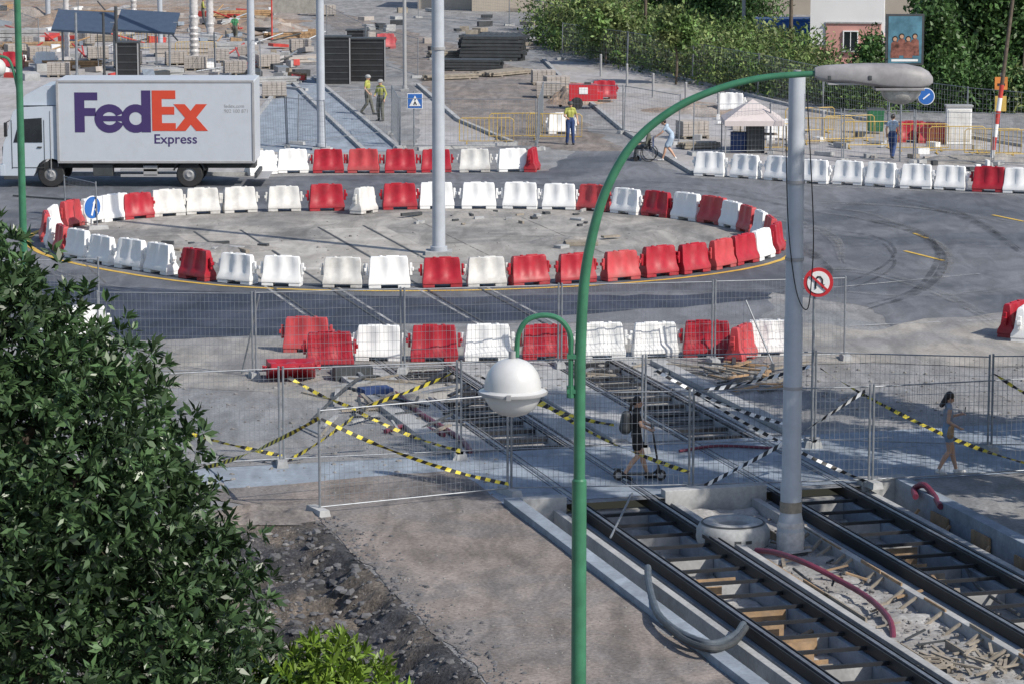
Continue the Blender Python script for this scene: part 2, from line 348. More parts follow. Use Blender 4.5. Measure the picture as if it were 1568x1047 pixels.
tb(b,U0,U1,19.47,20.98,-.62,-.36,M_slab)
b.obj('track_trench_concrete',bevel=.012,smooth=False)
b=MB()
for va,vb in((17.45,18.95),(21.5,23.0)):
    for v in(va,vb):
        tb(b,U0,74,v-.085,v+.085,-.2,-.03,M_rail); tb(b,U0,74,v-.035,v+.035,-.03,.022,M_steel)
        tb(b,U0,74,v-.11,v-.09,-.05,.012,M_rail);tb(b,U0,74,v+.09,v+.11,-.05,.012,M_rail)
    u=U0+.4
    while u<U1-.2: tb(b,u,u+.06,va+.09,vb-.09,-.15,-.09,M_rail); u+=.95
    u=62.6
    while u<UE-.2: tb(b,u,u+.14,va+.15,vb-.15,-.12,-.03,M_rail); u+=.95
b.obj('tram_track',smooth=False)
M_dust=mat('cement_dust',(.37,.365,.36),.95,var=.15,scale=1.5,bump=.04,bigc=(.26,.25,.245),bigscale=.7,speck=.22,coord='pos',stain=.2)
b=MB()
for va,vb in((17.6,18.8),(21.65,22.9)):
    tb(b,62.2,UE,va,vb,-.5,-.17,M_dust)
    for v in(va,vb): tb(b,62.2,UE,v-.02,v+.02,-.4,-.04,M_conc)
    for u in(62.2,UE): tb(b,u-.02,u+.02,va,vb,-.4,-.02,M_conc)
tb(b,62.3,72.5,16.0,16.4,0,.12,M_conc); tb(b,62.5,71.5,19.9,20.2,0,.07,M_conc); tb(b,62.3,71.5,23.7,24.05,0,.12,M_conc)
b.obj('track_slab_edging',bevel=.01,smooth=False)
b=MB()
for v0,v1 in((16.5,17.3),(19.1,19.85),(20.25,21.35),(23.15,23.65)): strip(b,62.3,73,v0,v1,.010,M_conc)
b.obj('track_side_slab',smooth=False)
def bed(name,u0,u1,v0,v1,z,amp,m,nu,nv):
    b=MB();P=[];Fc=[]
    for i in range(nu+1):
        for j in range(nv+1):
            u=u0+(u1-u0)*i/nu;v=v0+(v1-v0)*j/nv; P.append(T(u,v,z+amp*noise.fractal(Vector((u*1.1,v*1.1,1)),1,2,4)+amp*.4*noise.noise(Vector((u*5,v*5,2)))))
    for i in range(nu):
        for j in range(nv): a=i*(nv+1)+j; Fc.append((a,a+1,a+nv+2,a+nv+1))
    b.add(P,Fc,m); return b.obj(name,ang=1.2)
bed('soil_bed',33,56.8,19.49,20.96,-.30,.10,M_dust,160,14)
for v0,v1 in((17.64,18.76),(21.69,22.81)): bed('soil_bed',33,56.8,v0,v1,-.57,.07,M_dust,160,10)
b=MB()
for i in range(46):
    va,vb=random.choice(((17.45,18.95),(21.5,23.0))); u=R(38,53)
    if random.random()<.6: tb(b,u,u+.03,va+.18,vb-.18-R(0,.8),-.6,-.22,random.choice((M_wood,M_wood,M_wood2)))
    else:
        p=T(u,R(va+.3,vb-.3),-.5+R(0,.15)); a=R(0,3); b.beam(p,p+Vector((math.cos(a)*R(.2,.7),math.sin(a)*R(.2,.7),R(-.05,.2))),R(.04,.14),.03,random.choice((M_wood,M_wood2,M_wood2)))
for i in range(18):
    u=38+i*.95; tb(b,u,u+.9,20.99,21.02,-.5,-.1+R(-.06,.06),random.choice((M_wood,M_wood,M_wood2)))
    if i%2: tb(b,u,u+.8,23.93,23.97,-.6,-.15+R(-.05,.1),M_wood)
for i in range(14):
    u=R(38,55); v=random.choice((19.52,19.5,20.4)); L=R(.6,2.0)
    tb(b,u,u+L,v,v+.03,-.45,-.12+R(-.08,.06),random.choice((M_wood,M_wood2)))
for i in range(45):
    p=T(R(38,55),R(19.6,20.8),-.22); a=R(0,3); b.beam(p,p+Vector((math.cos(a)*R(.2,.8),math.sin(a)*R(.1,.5),R(-.03,.12))),R(.03,.08),.03,random.choice((M_wood,M_wood2,M_wood2,M_dk,M_conc)))
u=40
while u<55:
    a=T(u,20.97,-.12); b.beam(a,a-DV*R(.25,.4)-Vector((0,0,.22))+DU*R(-.08,.08),.05,.05,M_wood2); u+=R(.35,1.1)
    if R(0,1)<.5: a=T(u+.2,23.92,-.2); b.beam(a,a-DV*.3-Vector((0,0,.35)),.05,.05,M_wood)
b.obj('timber_formwork',smooth=False)
# ---- rubble trench heightfield
def hf(u,v):
    n=noise.fractal(Vector((u*.8,v*.8,0)),1,2,6)*.2+noise.noise(Vector((u*3.3,v*3.3,3)))*.07+noise.noise(Vector((u*8,v*8,5)))*.03
    ed=12.1+noise.noise(Vector((u*.7,0,9)))*.35+noise.noise(Vector((u*2.3,0,4)))*.15
    if v>ed-.6: base=-.42*min(1,max(0,(ed-v)/.6))
    elif v>10.2: base=-.42
    elif v>8.8: base=-.42+(10.2-v)/1.4*.76
    elif v>7.6: base=.34
    else: base=.34*(v-6.4)/1.2
    e=min(1,max(0,(56.9-u)/2.5))*(min(1,max(0,(12.3-v)/.25)))*min(1,max(0,(v-6.4)/.6))
    return (base+n*(1 if v<ed-.3 else .35))*e
b=MB(); nu,nv=300,90; P=[];Fc=[]
for i in range(nu+1):
    for j in range(nv+1):
        u=36+20.9*i/nu; v=6.4+5.9*j/nv; P.append(T(u,v,hf(u,v)))
for i in range(nu):
    for j in range(nv): a=i*(nv+1)+j; Fc.append((a,a+1,a+nv+2,a+nv+1))
b.add(P,Fc,M_rub); b.obj('rubble_trench',ang=1.2)
def rocks(name,fn,n,smin,smax,m):
    t=(1+5**.5)/2; iv=np.array([(-1,t,0),(1,t,0),(-1,-t,0),(1,-t,0),(0,-1,t),(0,1,t),(0,-1,-t),(0,1,-t),(t,0,-1),(t,0,1),(-t,0,-1),(-t,0,1)])/1.9
    fc=[(0,11,5),(0,5,1),(0,1,7),(0,7,10),(0,10,11),(1,5,9),(5,11,4),(11,10,2),(10,7,6),(7,1,8),(3,9,4),(3,4,2),(3,2,6),(3,6,8),(3,8,9),(4,9,5),(2,4,11),(6,2,10),(8,6,7),(9,8,1)]
    b=MB()
    for i in range(n):
        p=fn(); s=smin+(smax-smin)*random.random()**4; k=iv*np.array([s*R(.6,1.3),s*R(.6,1.3),s*R(.4,.9)])*(1+np.random.uniform(-.2,.2,(12,1))); a=R(0,6.28)
        c,q=math.cos(a),math.sin(a); k=np.stack([k[:,0]*c-k[:,1]*q,k[:,0]*q+k[:,1]*c,k[:,2]],1)
        b.add([(x+p.x,y+p.y,z+p.z) for x,y,z in k],fc,m)
    return b.obj(name,smooth=False,fix=False)
def fr():
    u,v=R(37,56.5),R(6.8,12.1); return T(u,v,hf(u,v))
rocks('rubble',fr,4200,.012,.12,M_stoned); rocks('rubble',fr,1100,.012,.08,M_stone)
def fr2():
    v=12.2+abs(random.gauss(0,.4)); return T(R(38,57),v,.015)
rocks('gravel',fr2,1500,.008,.07,M_stoned)
rocks('gravel',lambda:T(R(38,57),R(12.4,16),.01),900,.008,.035,M_stone)
rocks('gravel',lambda:G(R(230,760),R(570,760),.01),500,.012,.07,M_stone)
rocks('gravel',lambda:T(R(36,56),R(19.5,20.9),-.26),900,.012,.06,M_stone)
rocks('gravel',lambda:T(R(36,56),random.choice((R(17.6,18.8),R(21.7,22.9))),-.54),500,.015,.06,M_stone)
rocks('gravel',lambda:G(R(180,1160),R(340,425),.02),240,.012,.07,M_stone)
rocks('gravel',lambda:G(R(1250,1568),R(550,640),.01),260,.012,.06,M_stone)
rocks('gravel',lambda:G(R(380,1250),R(556,600),.01),400,.012,.09,M_stone)
def mound(name,c,rx,ry,h,m,rz=0,n=44,seed=0):
    b=MB();P=[];Fc=[]
    for i in range(n+1):
        for j in range(n+1):
            x=-1+2*i/n;y=-1+2*j/n;r=math.sqrt(x*x+y*y); e=max(0,1-r*r); k=noise.fractal(Vector((x*2.5+seed,y*2.5,seed)),1,2,5)
            z=h*(e**1.2)*(1+.7*k)+ (noise.noise(Vector((x*9,y*9,seed)))*.16*h*e) -.01*(r>1); P.append(Vector(c)+Matrix.Rotation(rz,3,'Z')@Vector((x*rx,y*ry,z)))
    for i in range(n):
        for j in range(n): a=i*(n+1)+j; Fc.append((a,a+1,a+n+2,a+n+1))
    b.add(P,Fc,m); return b.obj(name,ang=1.2)
mound('dirt_pile',G(400,790),1.3,.7,.16,M_ramp,seed=2)
mound('dirt_pile',G(880,158),1.4,1.3,.7,M_dirt,seed=3); mound('dirt_pile',G(60,40),6,5,.8,M_dirt,seed=8); mound('dirt_pile',G(400,45),3.0,4,.6,M_dirt,seed=9)
mound('sand_pile',G(560,600),2.2,1.2,.16,M_sand,seed=4); mound('dirt_pile',G(1500,248),3,1.2,.25,M_sand,seed=11); mound('dirt_pile',G(1080,170),3,2,.25,M_dirt,seed=12)
mound('sand_pile',G(700,330),3,.9,.10,M_sand,seed=14); mound('sand_pile',G(870,372),1.4,.8,.16,M_sand,seed=15); mound('sand_pile',G(330,382),2.2,1.0,.14,M_sand,seed=16)
# ================================================================ PLASTIC BARRIERS
def barrier(name,m):
    b=MB()
    lv=[(.10,.58,.235),(.20,.575,.225),(.34,.55,.15),(.62,.53,.115),(.80,.515,.095),(.86,.49,.07)]
    xs=[-1,-.72,-.62,-.25,-.15,.15,.25,.62,.72,1]
    P=[];Fc=[]; nx=len(xs)
    for k,(z,hl,hw) in enumerate(lv):
        row=[]
        for i,x in enumerate(xs):
            rec=.035 if (i in(2,3,6,7) and 1<k<5) else 0
            row.append((x*hl,-hw+rec,z))
        for i,x in enumerate(reversed(xs)):
            j=nx-1-i; rec=.035 if (j in(2,3,6,7) and 1<k<5) else 0
            row.append((x*hl,hw-rec,z))
        P+=row
    n=2*nx
    for k in range(len(lv)-1):
        for i in range(n): Fc.append((k*n+i,k*n+(i+1)%n,(k+1)*n+(i+1)%n,(k+1)*n+i))
    t=(len(lv)-1)*n
    for i in range(nx-1): Fc.append((t+i,t+i+1,t+n-2-i,t+n-1-i)); Fc.append((n-1-i,n-2-i,i+1,i))
    b.add(P,Fc,m)
    for s in(-1,1):
        b.box((s*.40,0,.051),(.34,.45,.10),m,tx=.98,ty=.98)
        b.box((s*.605,0,.50),(.07,.09,.34),m)
        b.box((s*.66,0,.50),(.05,.13,.10),m)
    b.cyl((.22,0,.855),(.22,0,.885),.05,m,n=10)
    b.box((-.1,0,.87),(.35,.05,.03),m)
    return b.obj(name,bevel=.012,loc=(0,-60,0))
BT={k:barrier('plastic_barrier',m) for k,m in(('r',M_red),('f',M_red2),('w',M_wht),('d',M_wht2))}
used=set()
def put_b(c,loc,rz,rx=0,ry=0,s=1.0):
    if c=='r' and random.random()<.1: c='f'
    o=BT[c]
    if c not in used: used.add(c); o.location=loc; o.rotation_euler=(rx,ry,rz); o.scale=(s,)*3; return o
    return inst(o,'plastic_barrier',loc,rz,s,rx,ry)
N=len(ring); cols=[c for _,_,c in BACK+FRONT]
for i,p in enumerate(ring):
    d=ring[(i+1)%N]-ring[i-1]; put_b(cols[i],(p.x,p.y,.013),math.atan2(d.y,d.x)+R(-.11,.11),ry=R(-.015,.015),rx=R(-.02,.02),s=R(.96,1.03))
put_b('d',G(558,325)+Vector((0,-.4,.013)),1.1,ry=0.05)
def brow(lst,rj=.08):
    P=[G(x,y) for x,y,c in lst]
    for i,p in enumerate(P):
        d=P[min(i+1,len(P)-1)]-P[max(i-1,0)]; put_b(lst[i][2],(p.x,p.y,.008),math.atan2(d.y,d.x)+R(-rj,rj),ry=R(-.012,.012),s=R(.97,1.03))
brow([(400,268,'w'),(448,265,'w'),(503,265,'r'),(557,265,'r'),(613,265,'r'),(668,264,'r'),(727,264,'d'),(785,263,'w')]); put_b('r',G(815,262),1.4)
brow([(1088,270,'w'),(1142,273,'w'),(1195,277,'w'),(1247,281,'w'),(1300,283,'w'),(1350,286,'w'),(1404,289,'w'),(1456,291,'w'),(1515,294,'r'),(1562,296,'w'),(1610,298,'w')])
brow([(580,551,'w'),(665,552,'r'),(747,551,'w'),(835,550,'r'),(920,549,'w'),(1003,546,'w'),(1082,546,'r')],.05)
put_b('r',G(1135,551),1.15); put_b('w',G(1178,543),.05); put_b('r',G(470,538),-.05); put_b('r',G(505,562),.1)
put_b('r',G(445,578)+Vector((0,0,.22)),.12,rx=1.35); put_b('r',G(1553,513),1.0); put_b('w',G(1568,519),1.2); put_b('w',G(130,520),.05); put_b('w',G(100,524),.3)
put_b('f',G(590,75),.3); put_b('r',G(20,105),0); put_b('w',G(70,105),0)
# ================================================================ FENCES
def fence(pts,name='construction_fence',h=2.0,wsp=.1,hsp=.2,feet=True,wr=.0036):
    b=MB(); P=[Vector((p.x,p.y,0)) for p in pts]
    for i in range(len(P)-1):
        a,c=P[i],P[i+1]; d=(c-a); L=d.length; d.normalize(); n=Vector((-d.y,d.x,0)); a2=a+d*.04; L-=.08; ln=n*R(-.08,.08)
        def q(s,z): return a2+d*s+ln*(z/h)+Vector((0,0,z))
        for s in(0,L): b.cyl(q(s,.04),q(s,h+.05),.024,M_galv,n=7)
        for z in(.14,h): b.cyl(q(0,z),q(L,z),.014,M_galv,n=6)
        k=int(L/wsp)
        for j in range(1,k): b.tube([q(L*j/k,.14),q(L*j/k,h)],wr,M_galv,n=3,caps=False)
        k=int((h-.14)/hsp)
        for j in range(1,k): z=.14+(h-.14)*j/k; b.tube([q(0,z),q(L,z)],wr*1.15,M_galv,n=3,caps=False)
    if feet:
        for i,p in enumerate(P):
            d=P[min(i+1,len(P)-1)]-P[max(0,i-1)]; rz=math.atan2(d.y,d.x)+R(-.3,.3); b.box(p+Vector((0,0,.067)),(.24,.68,.13),M_conc,rz=rz,tx=.8,ty=.92)
    return b.obj(name,fix=False)
FN=lambda L,**k: fence([G(*p) for p in L],**k)
FN(((487,787),(780,757),(1058,752),(1333,744),(1600,728)))
FN(((250,722),(432,712),(703,700))); FN(((703,700),(985,690)))
FN(((1245,682),(1515,690),(1700,690))); FN(((985,690),(1245,682)),wsp=.12)
FN(((150,575),(390,577),(617,570),(857,562),(1092,556),(1295,550)))
FN(((155,515),(-60,520))); FN(((100,340),(150,352)),h=1.5)
FN(((392,232),(440,226),(500,232)),wsp=.14); FN(((455,222),(600,206),(612,228),(822,230)),wsp=.14)
FN(((822,230),(830,200),(955,205),(1040,222)),wsp=.14)
FN(((1060,238),(1180,236),(1290,248),(1400,250),(1520,254),(1620,258)),wsp=.14)
FN(((640,120),(560,95),(500,60)),wsp=.2); FN(((860,92),(960,108),(1060,128),(1160,148),(1260,172),(1360,190),(1480,208),(1600,220)),wsp=.2,wr=.004)
FN(((400,125),(330,110),(240,105),(150,110)),wsp=.2); FN(((640,28),(780,40),(860,60)),wsp=.25); FN(((60,85),(0,60),(120,40),(300,30)),wsp=.25)
def strut(a,b_):
    b=MB(); b.cyl(a,b_,.022,M_galv,n=7); b.obj('fence_strut')
strut(G(370,572),PY(397,452,G(390,577).y)); strut(G(1185,560),PY(1142,460,G(1150,552).y-.3)); strut(G(935,822),PY(968,755,G(968,757).y))
def pedb(m):
    b=MB(); b.tube([(-1.1,0,.15),(-1.1,0,1.0),(-1.0,0,1.08),(1.0,0,1.08),(1.1,0,1.0),(1.1,0,.15),(-1.1,0,.15)],.022,m,n=6)
    for i in range(1,13): b.cyl((-1.1+i*.17,0,.15),(-1.1+i*.17,0,1.08),.009,m,n=5)
    for s in(-.8,.8): b.beam((s,-.3,.03),(s,.3,.03),.05,.03,m); b.beam((s,0,.03),(s,0,.15),.04,.04,m)
    return b.obj('pedestrian_barrier')
M_yb=mat('yellow_barrier_paint',(.58,.40,.10),.5)
pb=pedb(M_yb); pb.location=G(745,222)
for x,y,a in((790,214,.1),(850,215,-.1),(1175,232,.1),(1265,222,0),(1330,228,.1),(1410,232,0),(1465,236,.05),(1520,240,0),(300,95,.1),(215,78,.1),(1240,205,.3),(1300,218,.3),(1560,242,.1)): inst(pb,'pedestrian_barrier',G(x,y),a)
# ================================================================ TAPE
def tape(A,B,sag,m1,wd=.085,seg=.11,name='hazard_tape'):
    b=MB(); A=Vector(A);B=Vector(B);L=(B-A).length; n=max(4,int(L/seg)); d=(B-A).normalized(); side=d.cross(Vector((0,0,1))).normalized()
    ph=R(0,6)
    def pt(t,e):
        c=A.lerp(B,t)-Vector((0,0,sag*4*t*(1-t)))+side*.02*math.sin(9*t+ph); a=.9*math.sin(7*t+ph)+.3*math.sin(23*t)
        upv=(Vector((0,0,1))*math.cos(a)+side*math.sin(a)); return c+upv*e
    for i in range(n):
        sk=.06/L
        t0,t1=i/n,(i+1)/n; b.poly([pt(t0,-wd/2),pt(t1,-wd/2),pt(min(1,t1+sk),wd/2),pt(min(1,t0+sk),wd/2)],m1 if i%2 else M_blk)
    b.obj(name,smooth=False,fix=False)
YA=[G(*p).y-.06 for p in((487,787),(780,757),(1058,752),(1333,744),(1600,728))]; YBk=G(600,705).y-.08
def tp(a,ya,c,yc,sag,m): tape(PY(a[0],a[1],ya),PY(c[0],c[1],yc),sag,m)
tp((250,650),YBk,(432,697),YBk,.05,M_yp); tp((295,720),YBk,(487,640),YA[0],.12,M_yp)
tp((440,576),YBk,(545,626),YBk,.05,M_yp); tp((545,626),YBk,(695,570),YBk,.04,M_yp); tp((440,705),YBk,(545,635),YBk,.05,M_yp); tp((545,628),YBk,(705,690),YBk,.08,M_yp)
tp((490,640),YA[0],(778,740),YA[1],.15,M_yp); tp((820,610),YA[1]+3,(1055,722),YA[2],.15,M_yp); tp((735,575),YBk,(940,650),YBk,.15,M_yp)
tp((1255,562),YA[3]+4,(1568,708),YA[4],.2,M_yp); tp((1520,570),YA[4]+2,(1600,618),YA[4]+2,.03,M_yp)
tp((1003,566),YBk,(1200,648),YBk,.12,M_sw); tp((1075,745),YA[2],(1325,598),YA[3],.08,M_sw); tp((1062,600),YA[2],(1330,738),YA[3],.1,M_sw); tp((1075,598),YBk,(1240,560),YBk,.05,M_sw)
# ================================================================ TRUCK
def text_mesh(s,m,x0,x1,z0,z1,y,parent,name,off=.03):
    cu=bpy.data.curves.new(name,'FONT'); cu.body=s; cu.offset=off; cu.extrude=.004
    o=bpy.data.objects.new('tmp',cu); sc.collection.objects.link(o); dg=bpy.context.evaluated_depsgraph_get(); dg.update()
    me=bpy.data.meshes.new_from_object(o.evaluated_get(dg)); bpy.data.objects.remove(o)
    xs=[v.co.x for v in me.vertices]; ys=[v.co.y for v in me.vertices]; ax,bx,ay,by=min(xs),max(xs),min(ys),max(ys)
    for v in me.vertices:
        x,yy,z=v.co; v.co=(x0+(x-ax)/(bx-ax)*(x1-x0),y-z,z0+(yy-ay)/(by-ay)*(z1-z0))
    me.materials.clear(); me.materials.append(m); q=bpy.data.objects.new(name,me); sc.collection.objects.link(q); q.parent=parent; return q
TP=G(0,288); K=TP.y; s_=lambda px:(PY(px,288,K).x-TP.x); zz=lambda py:PY(200,py,K).z
trk=empty('delivery_truck',TP)
M_box=mat('truck_box_white',(.47,.50,.55),.45,var=.03,scale=1.5,dirt=.12); M_cab=mat('truck_cab_paint',(.46,.51,.58),.3,var=.03); M_fp=mat('purple_lettering',(.05,.03,.12),.5,var=.03); M_fo=mat('orange_lettering',(.55,.06,.03),.5,var=.03)
bx0,bx1=s_(89),s_(391); bz0,bz1=zz(250),zz(124)
b=MB(); b.box(((bx0+bx1)/2,1.25,(bz0+bz1)/2),(bx1-bx0,2.5,bz1-bz0),M_box)
b.obj('cargo_box',trk,bevel=.03)
b=MB()
for z in(bz0+.03,bz1-.03): b.box(((bx0+bx1)/2,-.008,z),(bx1-bx0-.02,.03,.09),M_grey)
for x in(bx0+.04,bx1-.04): b.box((x,-.010,(bz0+bz1)/2),(.09,.035,bz1-bz0-.12),M_grey)
b.box(((bx0+bx1)/2,1.25,bz0-.14),(bx1-bx0-.1,.9,.26),M_dk)
for x in np.arange(bx0+.5,bx1,.75): b.box((x,1.2,bz0-.035),(.08,2.3,.06),M_dk)
b.box(((bx0+bx1)/2-.3,.12,.62),(2.0,.04,.1),M_grey); b.box(((bx0+bx1)/2-.3,.12,.42),(2.0,.04,.1),M_grey)
b.box((bx0+1.6,.35,.62),(.7,.5,.42),M_dk); b.box((bx0+3.3,.35,.6),(.5,.5,.36),M_grey)
b.box((bx1+.02,1.25,.45),(.12,2.3,.14),M_dk); b.box((bx1+.2,1.25,.32),(.5,2.2,.05),M_grey)
b.obj('chassis',trk,bevel=.01)
x0=s_(4); wx=s_(78)-x0
prof=[(0.03,.42),(0,.95),(.05,1.55),(.12,1.72),(.42,2.72),(.6,2.86),(2.0,2.92),(2.0,.75)]+[(min(1.99,wx+.56*math.cos(a)),.48+.56*math.sin(a)) for a in np.linspace(.5,math.pi-.12,9)]+[(wx-.62,.42)]
b=MB(); b.prism([(x0+p[0],p[1]) for p in prof],.08,2.4,M_cab)
b.prism([(x0+.55,2.93),(x0+.85,3.3),(x0+1.5,3.62),(x0+1.95,3.66),(x0+1.95,2.93)],.25,2.2,M_cab)
b.obj('cab',trk,bevel=.04)
b=MB()
b.prism([(x0+.42,1.62),(x0+.66,2.45),(x0+1.45,2.5),(x0+1.45,1.62)],.06,.10,M_glass)
b.prism([(x0+.10,1.72),(x0+.38,2.65),(x0+.41,2.64),(x0+.13,1.71)],.2,2.28,M_glass)
for xx in(.36,1.52): b.box((x0+xx,.072,1.55),(.02,.02,1.75),M_dk)
b.box((x0+.95,.07,.72),(1.15,.02,.02),M_dk); b.box((x0+1.35,.06,1.45),(.16,.04,.05),M_dk)
b.box((x0+.0,1.24,.62),(.18,2.34,.4),M_cab); b.box((x0-.095,.35,.7),(.05,.35,.2),M_sw); b.box((x0-.02,1.24,1.25),(.06,1.6,.35),M_dk)
b.box((x0+.18,-.12,2.1),(.1,.2,.5),M_blk); b.beam((x0+.3,.08,2.4),(x0+.2,-.1,2.35),.03,.03,M_blk)
b.box((x0+.3,.2,.36),(.5,.4,.12),M_dk); b.box((x0+1.75,.068,1.6),(.03,.02,2.3),M_grey)
b.obj('cab_fittings',trk,bevel=.008)
def wheel(b,x,y,r,wd,hub):
    b.lathe((x,y,r),[(r*.5,0),(r*.93,0),(r,.03),(r,wd-.03),(r*.93,wd),(r*.5,wd)],M_tyre,24,'Y'); b.lathe((x,y+.04,r),[(0.001,0),(r*.22,-.03),(r*.3,0),(r*.55,.04),(r*.56,0)],hub,20,'Y')
b=MB()
for y in(.12,2.1): wheel(b,x0+wx,y,.47,.28,M_grey)
for y in(.10,.42,1.8,2.1): wheel(b,s_(290),y,.47,.27,M_grey)
b.prism([(s_(290)+.6*math.cos(a),.5+.58*math.sin(a)) for a in np.linspace(.2,math.pi-.2,9)]+[(s_(290)+.54*math.cos(a),.5+.52*math.sin(a)) for a in np.linspace(math.pi-.2,.2,9)],.1,.6,M_blk)
b.obj('wheels',trk)
YF=-.006
def lp_(b,pts,m,k=0): b.prism([(s_(x),zz(y)) for x,y in pts],YF-.004-k,YF+.004,m)
def arc(b,cx_,cy_,rx,ry,th,a0,a1,m,n=22,k=0):
    for i in range(n):
        t0=math.radians(a0+(a1-a0)*i/n);t1=math.radians(a0+(a1-a0)*(i+1)/n)
        lp_(b,[(cx_+rx*math.cos(t0),cy_-ry*math.sin(t0)),(cx_+rx*math.cos(t1),cy_-ry*math.sin(t1)),(cx_+(rx-th)*math.cos(t1),cy_-(ry-th)*math.sin(t1)),(cx_+(rx-th)*math.cos(t0),cy_-(ry-th)*math.sin(t0))],m,k)
b=MB(); lp_(b,[(117,142),(152,142),(152,154),(132,154),(132,166),(149,166),(149,178),(132,178),(132,203),(117,203)],M_fp)
arc(b,170,182,23,22,12,22,338,M_fp); lp_(b,[(150,178),(192,178),(192,186),(150,186)],M_fp,.002)
arc(b,210,182,22,22,12,0,360,M_fp); lp_(b,[(219,139),(233,139),(233,203),(219,203)],M_fp,.002); b.obj('lettering_purple',trk,smooth=False)
b=MB(); lp_(b,[(235,139),(271,139),(271,152),(250,152),(250,164),(269,164),(269,176),(250,176),(250,189),(271,189),(271,201),(235,201)],M_fo)
lp_(b,[(268,160),(285,160),(320,201),(302,201)],M_fo,.001); lp_(b,[(302,160),(319,160),(286,201),(269,201)],M_fo,.002); b.obj('lettering_orange',trk,smooth=False)
text_mesh('Express',M_fp,s_(238),s_(303),zz(225),zz(206),-.004,trk,'lettering_small',.01); text_mesh('fedex.com\n902 100 871',M_grey,s_(345),s_(381),zz(173),zz(160),-.004,trk,'lettering_web',0)
# ================================================================ LAMPS & POLES
YL=36.0
def L_(px,py): return PY(px,py,YL)
base=L_(886,1047); axis_x=base.x
arm=cr([L_(888,560),L_(893,450),L_(905,370),L_(928,292),L_(968,222),L_(1025,172),L_(1090,140),L_(1165,120),L_(1250,113)])
lp=empty('street_lamp',(axis_x,YL,0)); off=Vector((axis_x,YL,0)); b=MB()
low=[Vector((axis_x,YL,0)),Vector((axis_x,YL,1.2)),Vector((axis_x,YL,1.25)),L_(886,1047),L_(887,735),L_(887,732)]
pts=[p-off for p in low+arm]; rs=[.13,.13,.092,.088,.086,.068]+list(np.linspace(.066,.034,len(arm)))
b.tube(pts,rs,M_green,n=16); b.lathe((0,0,0),[(.3,0),(.3,.04),(.16,.06),(.13,.4)],M_green)
b.obj('pole',lp)
b=MB()
sa=cr([L_(874,606),L_(874,545),L_(873,512),L_(858,490),L_(834,483),L_(808,490),L_(794,512),L_(791,546)])
b.tube([p-off for p in sa],.032,M_green,n=10)
for py in(545,598): b.beam(L_(868,py)-off,L_(884,py)-off,.09,.05,M_green)
b.cyl(L_(874,608)-off,L_(874,590)-off,.05,M_green,n=10)
b.obj('globe_arm',lp)
b=MB(); gc=L_(785,598)-off
b.lathe(gc,[(.03,.385),(.09,.375),(.17,.345),(.24,.29),(.295,.21),(.325,.12),(.335,.03),(.345,.02),(.40,0),(.40,-.02),(.34,-.03)],M_globe,36)
b.lathe(gc,[(.335,-.03),(.32,-.10),(.26,-.2),(.17,-.265),(.07,-.295),(.001,-.3)],M_globe,36); b.cyl(gc+Vector((0,0,.36)),gc+Vector((0,0,.47)),.045,M_grey)
b.lathe(gc,[(.405,.008),(.41,-.01),(.405,-.03)],M_grey,36); b.sph(gc+Vector((0,0,-.3)),.02,M_grey,8,6)
for a in(0.4,2.5,4.6): b.box(gc+Vector((.4*math.cos(a),.4*math.sin(a),-.01)),(.05,.05,.06),M_grey,rz=a)
b.obj('globe_luminaire',lp)
b=MB()
def LX(px): return L_(px,120).x-off.x
def LZ(py): return L_(900,py).z
st=[(1247,104,119,.06),(1256,101,124,.09),(1266,100,126,.12),(1300,98,127,.15),(1325,97,131,.165),(1350,97,135,.175),(1385,98,137,.18),(1410,103,136,.16),(1422,110,132,.11),(1428,118,128,.05)]
vs=[];fs=[];n=16
for px,t,bo,hw in st:
    zc=LZ(bo)+(LZ(t)-LZ(bo))*.25; hu=LZ(t)-zc; hd=zc-LZ(bo)
    for k2 in range(n):
        a=2*math.pi*k2/n; sn=math.sin(a); vs.append((LX(px),hw*math.copysign(abs(math.cos(a))**.7,math.cos(a)),zc+(hu if sn>0 else hd)*math.copysign(abs(sn)**.8,sn)))
for i in range(len(st)-1):
    for k2 in range(n): fs.append((i*n+k2,i*n+(k2+1)%n,(i+1)*n+(k2+1)%n,(i+1)*n+k2))
fs.append(tuple(range(n))); fs.append(tuple((len(st)-1)*n+q for q in range(n)))
M_lh=mat('lamp_head_grey',(.30,.29,.30),.5,var=.15,scale=6,stain=.15); b.add(vs,fs,M_lh)
M_lens=mat('lamp_lens',(.46,.45,.43),.1,var=.25,scale=14,spec=.8)
b.sph((LX(1380),0,LZ(138)),(.235,.14,.17),M_lens,20,10); b.box((LX(1376),0,LZ(136)),(.56,.33,.03),M_lh); b.box((LX(1300),0,LZ(128)),(.5,.2,.03),M_grey)
for px in(1268,1330): b.box((LX(px),-.165,LZ(118)),(.04,.02,.05),M_dk)
b.obj('lamp_head',lp,bevel=.006)
pb_=G(1210,846,-.3); b=MB(); top=PY(1222,118,pb_.y); hz=top.z+.3
b.tube([(0,0,0),(0,0,.5),(0,0,.8),(0,0,1.3),(0,0,1.35),(0,0,hz*.5),(0,0,hz*.5+.02),(0,0,hz)],[.22,.25,.19,.2,.178,.168,.16,.15],M_pole,n=20)
b.cyl((0,0,hz),(0,0,hz+.12),.07,M_grey); b.tube([(0,0,.78),(0,0,.98)],.205,M_wood2,n=20)
for z in(hz*.78,hz*.62,hz*.35): b.tube([(0,0,z),(0,0,z+.06)],.175,M_grey,n=20)
M_film=mat('plastic_film',(.55,.53,.53),.35,var=.15,scale=8)
b.lathe((0,0,0),[(.24+.03*(i%2)+R(-.015,.015),i*.075) for i in range(9)],M_film,18)
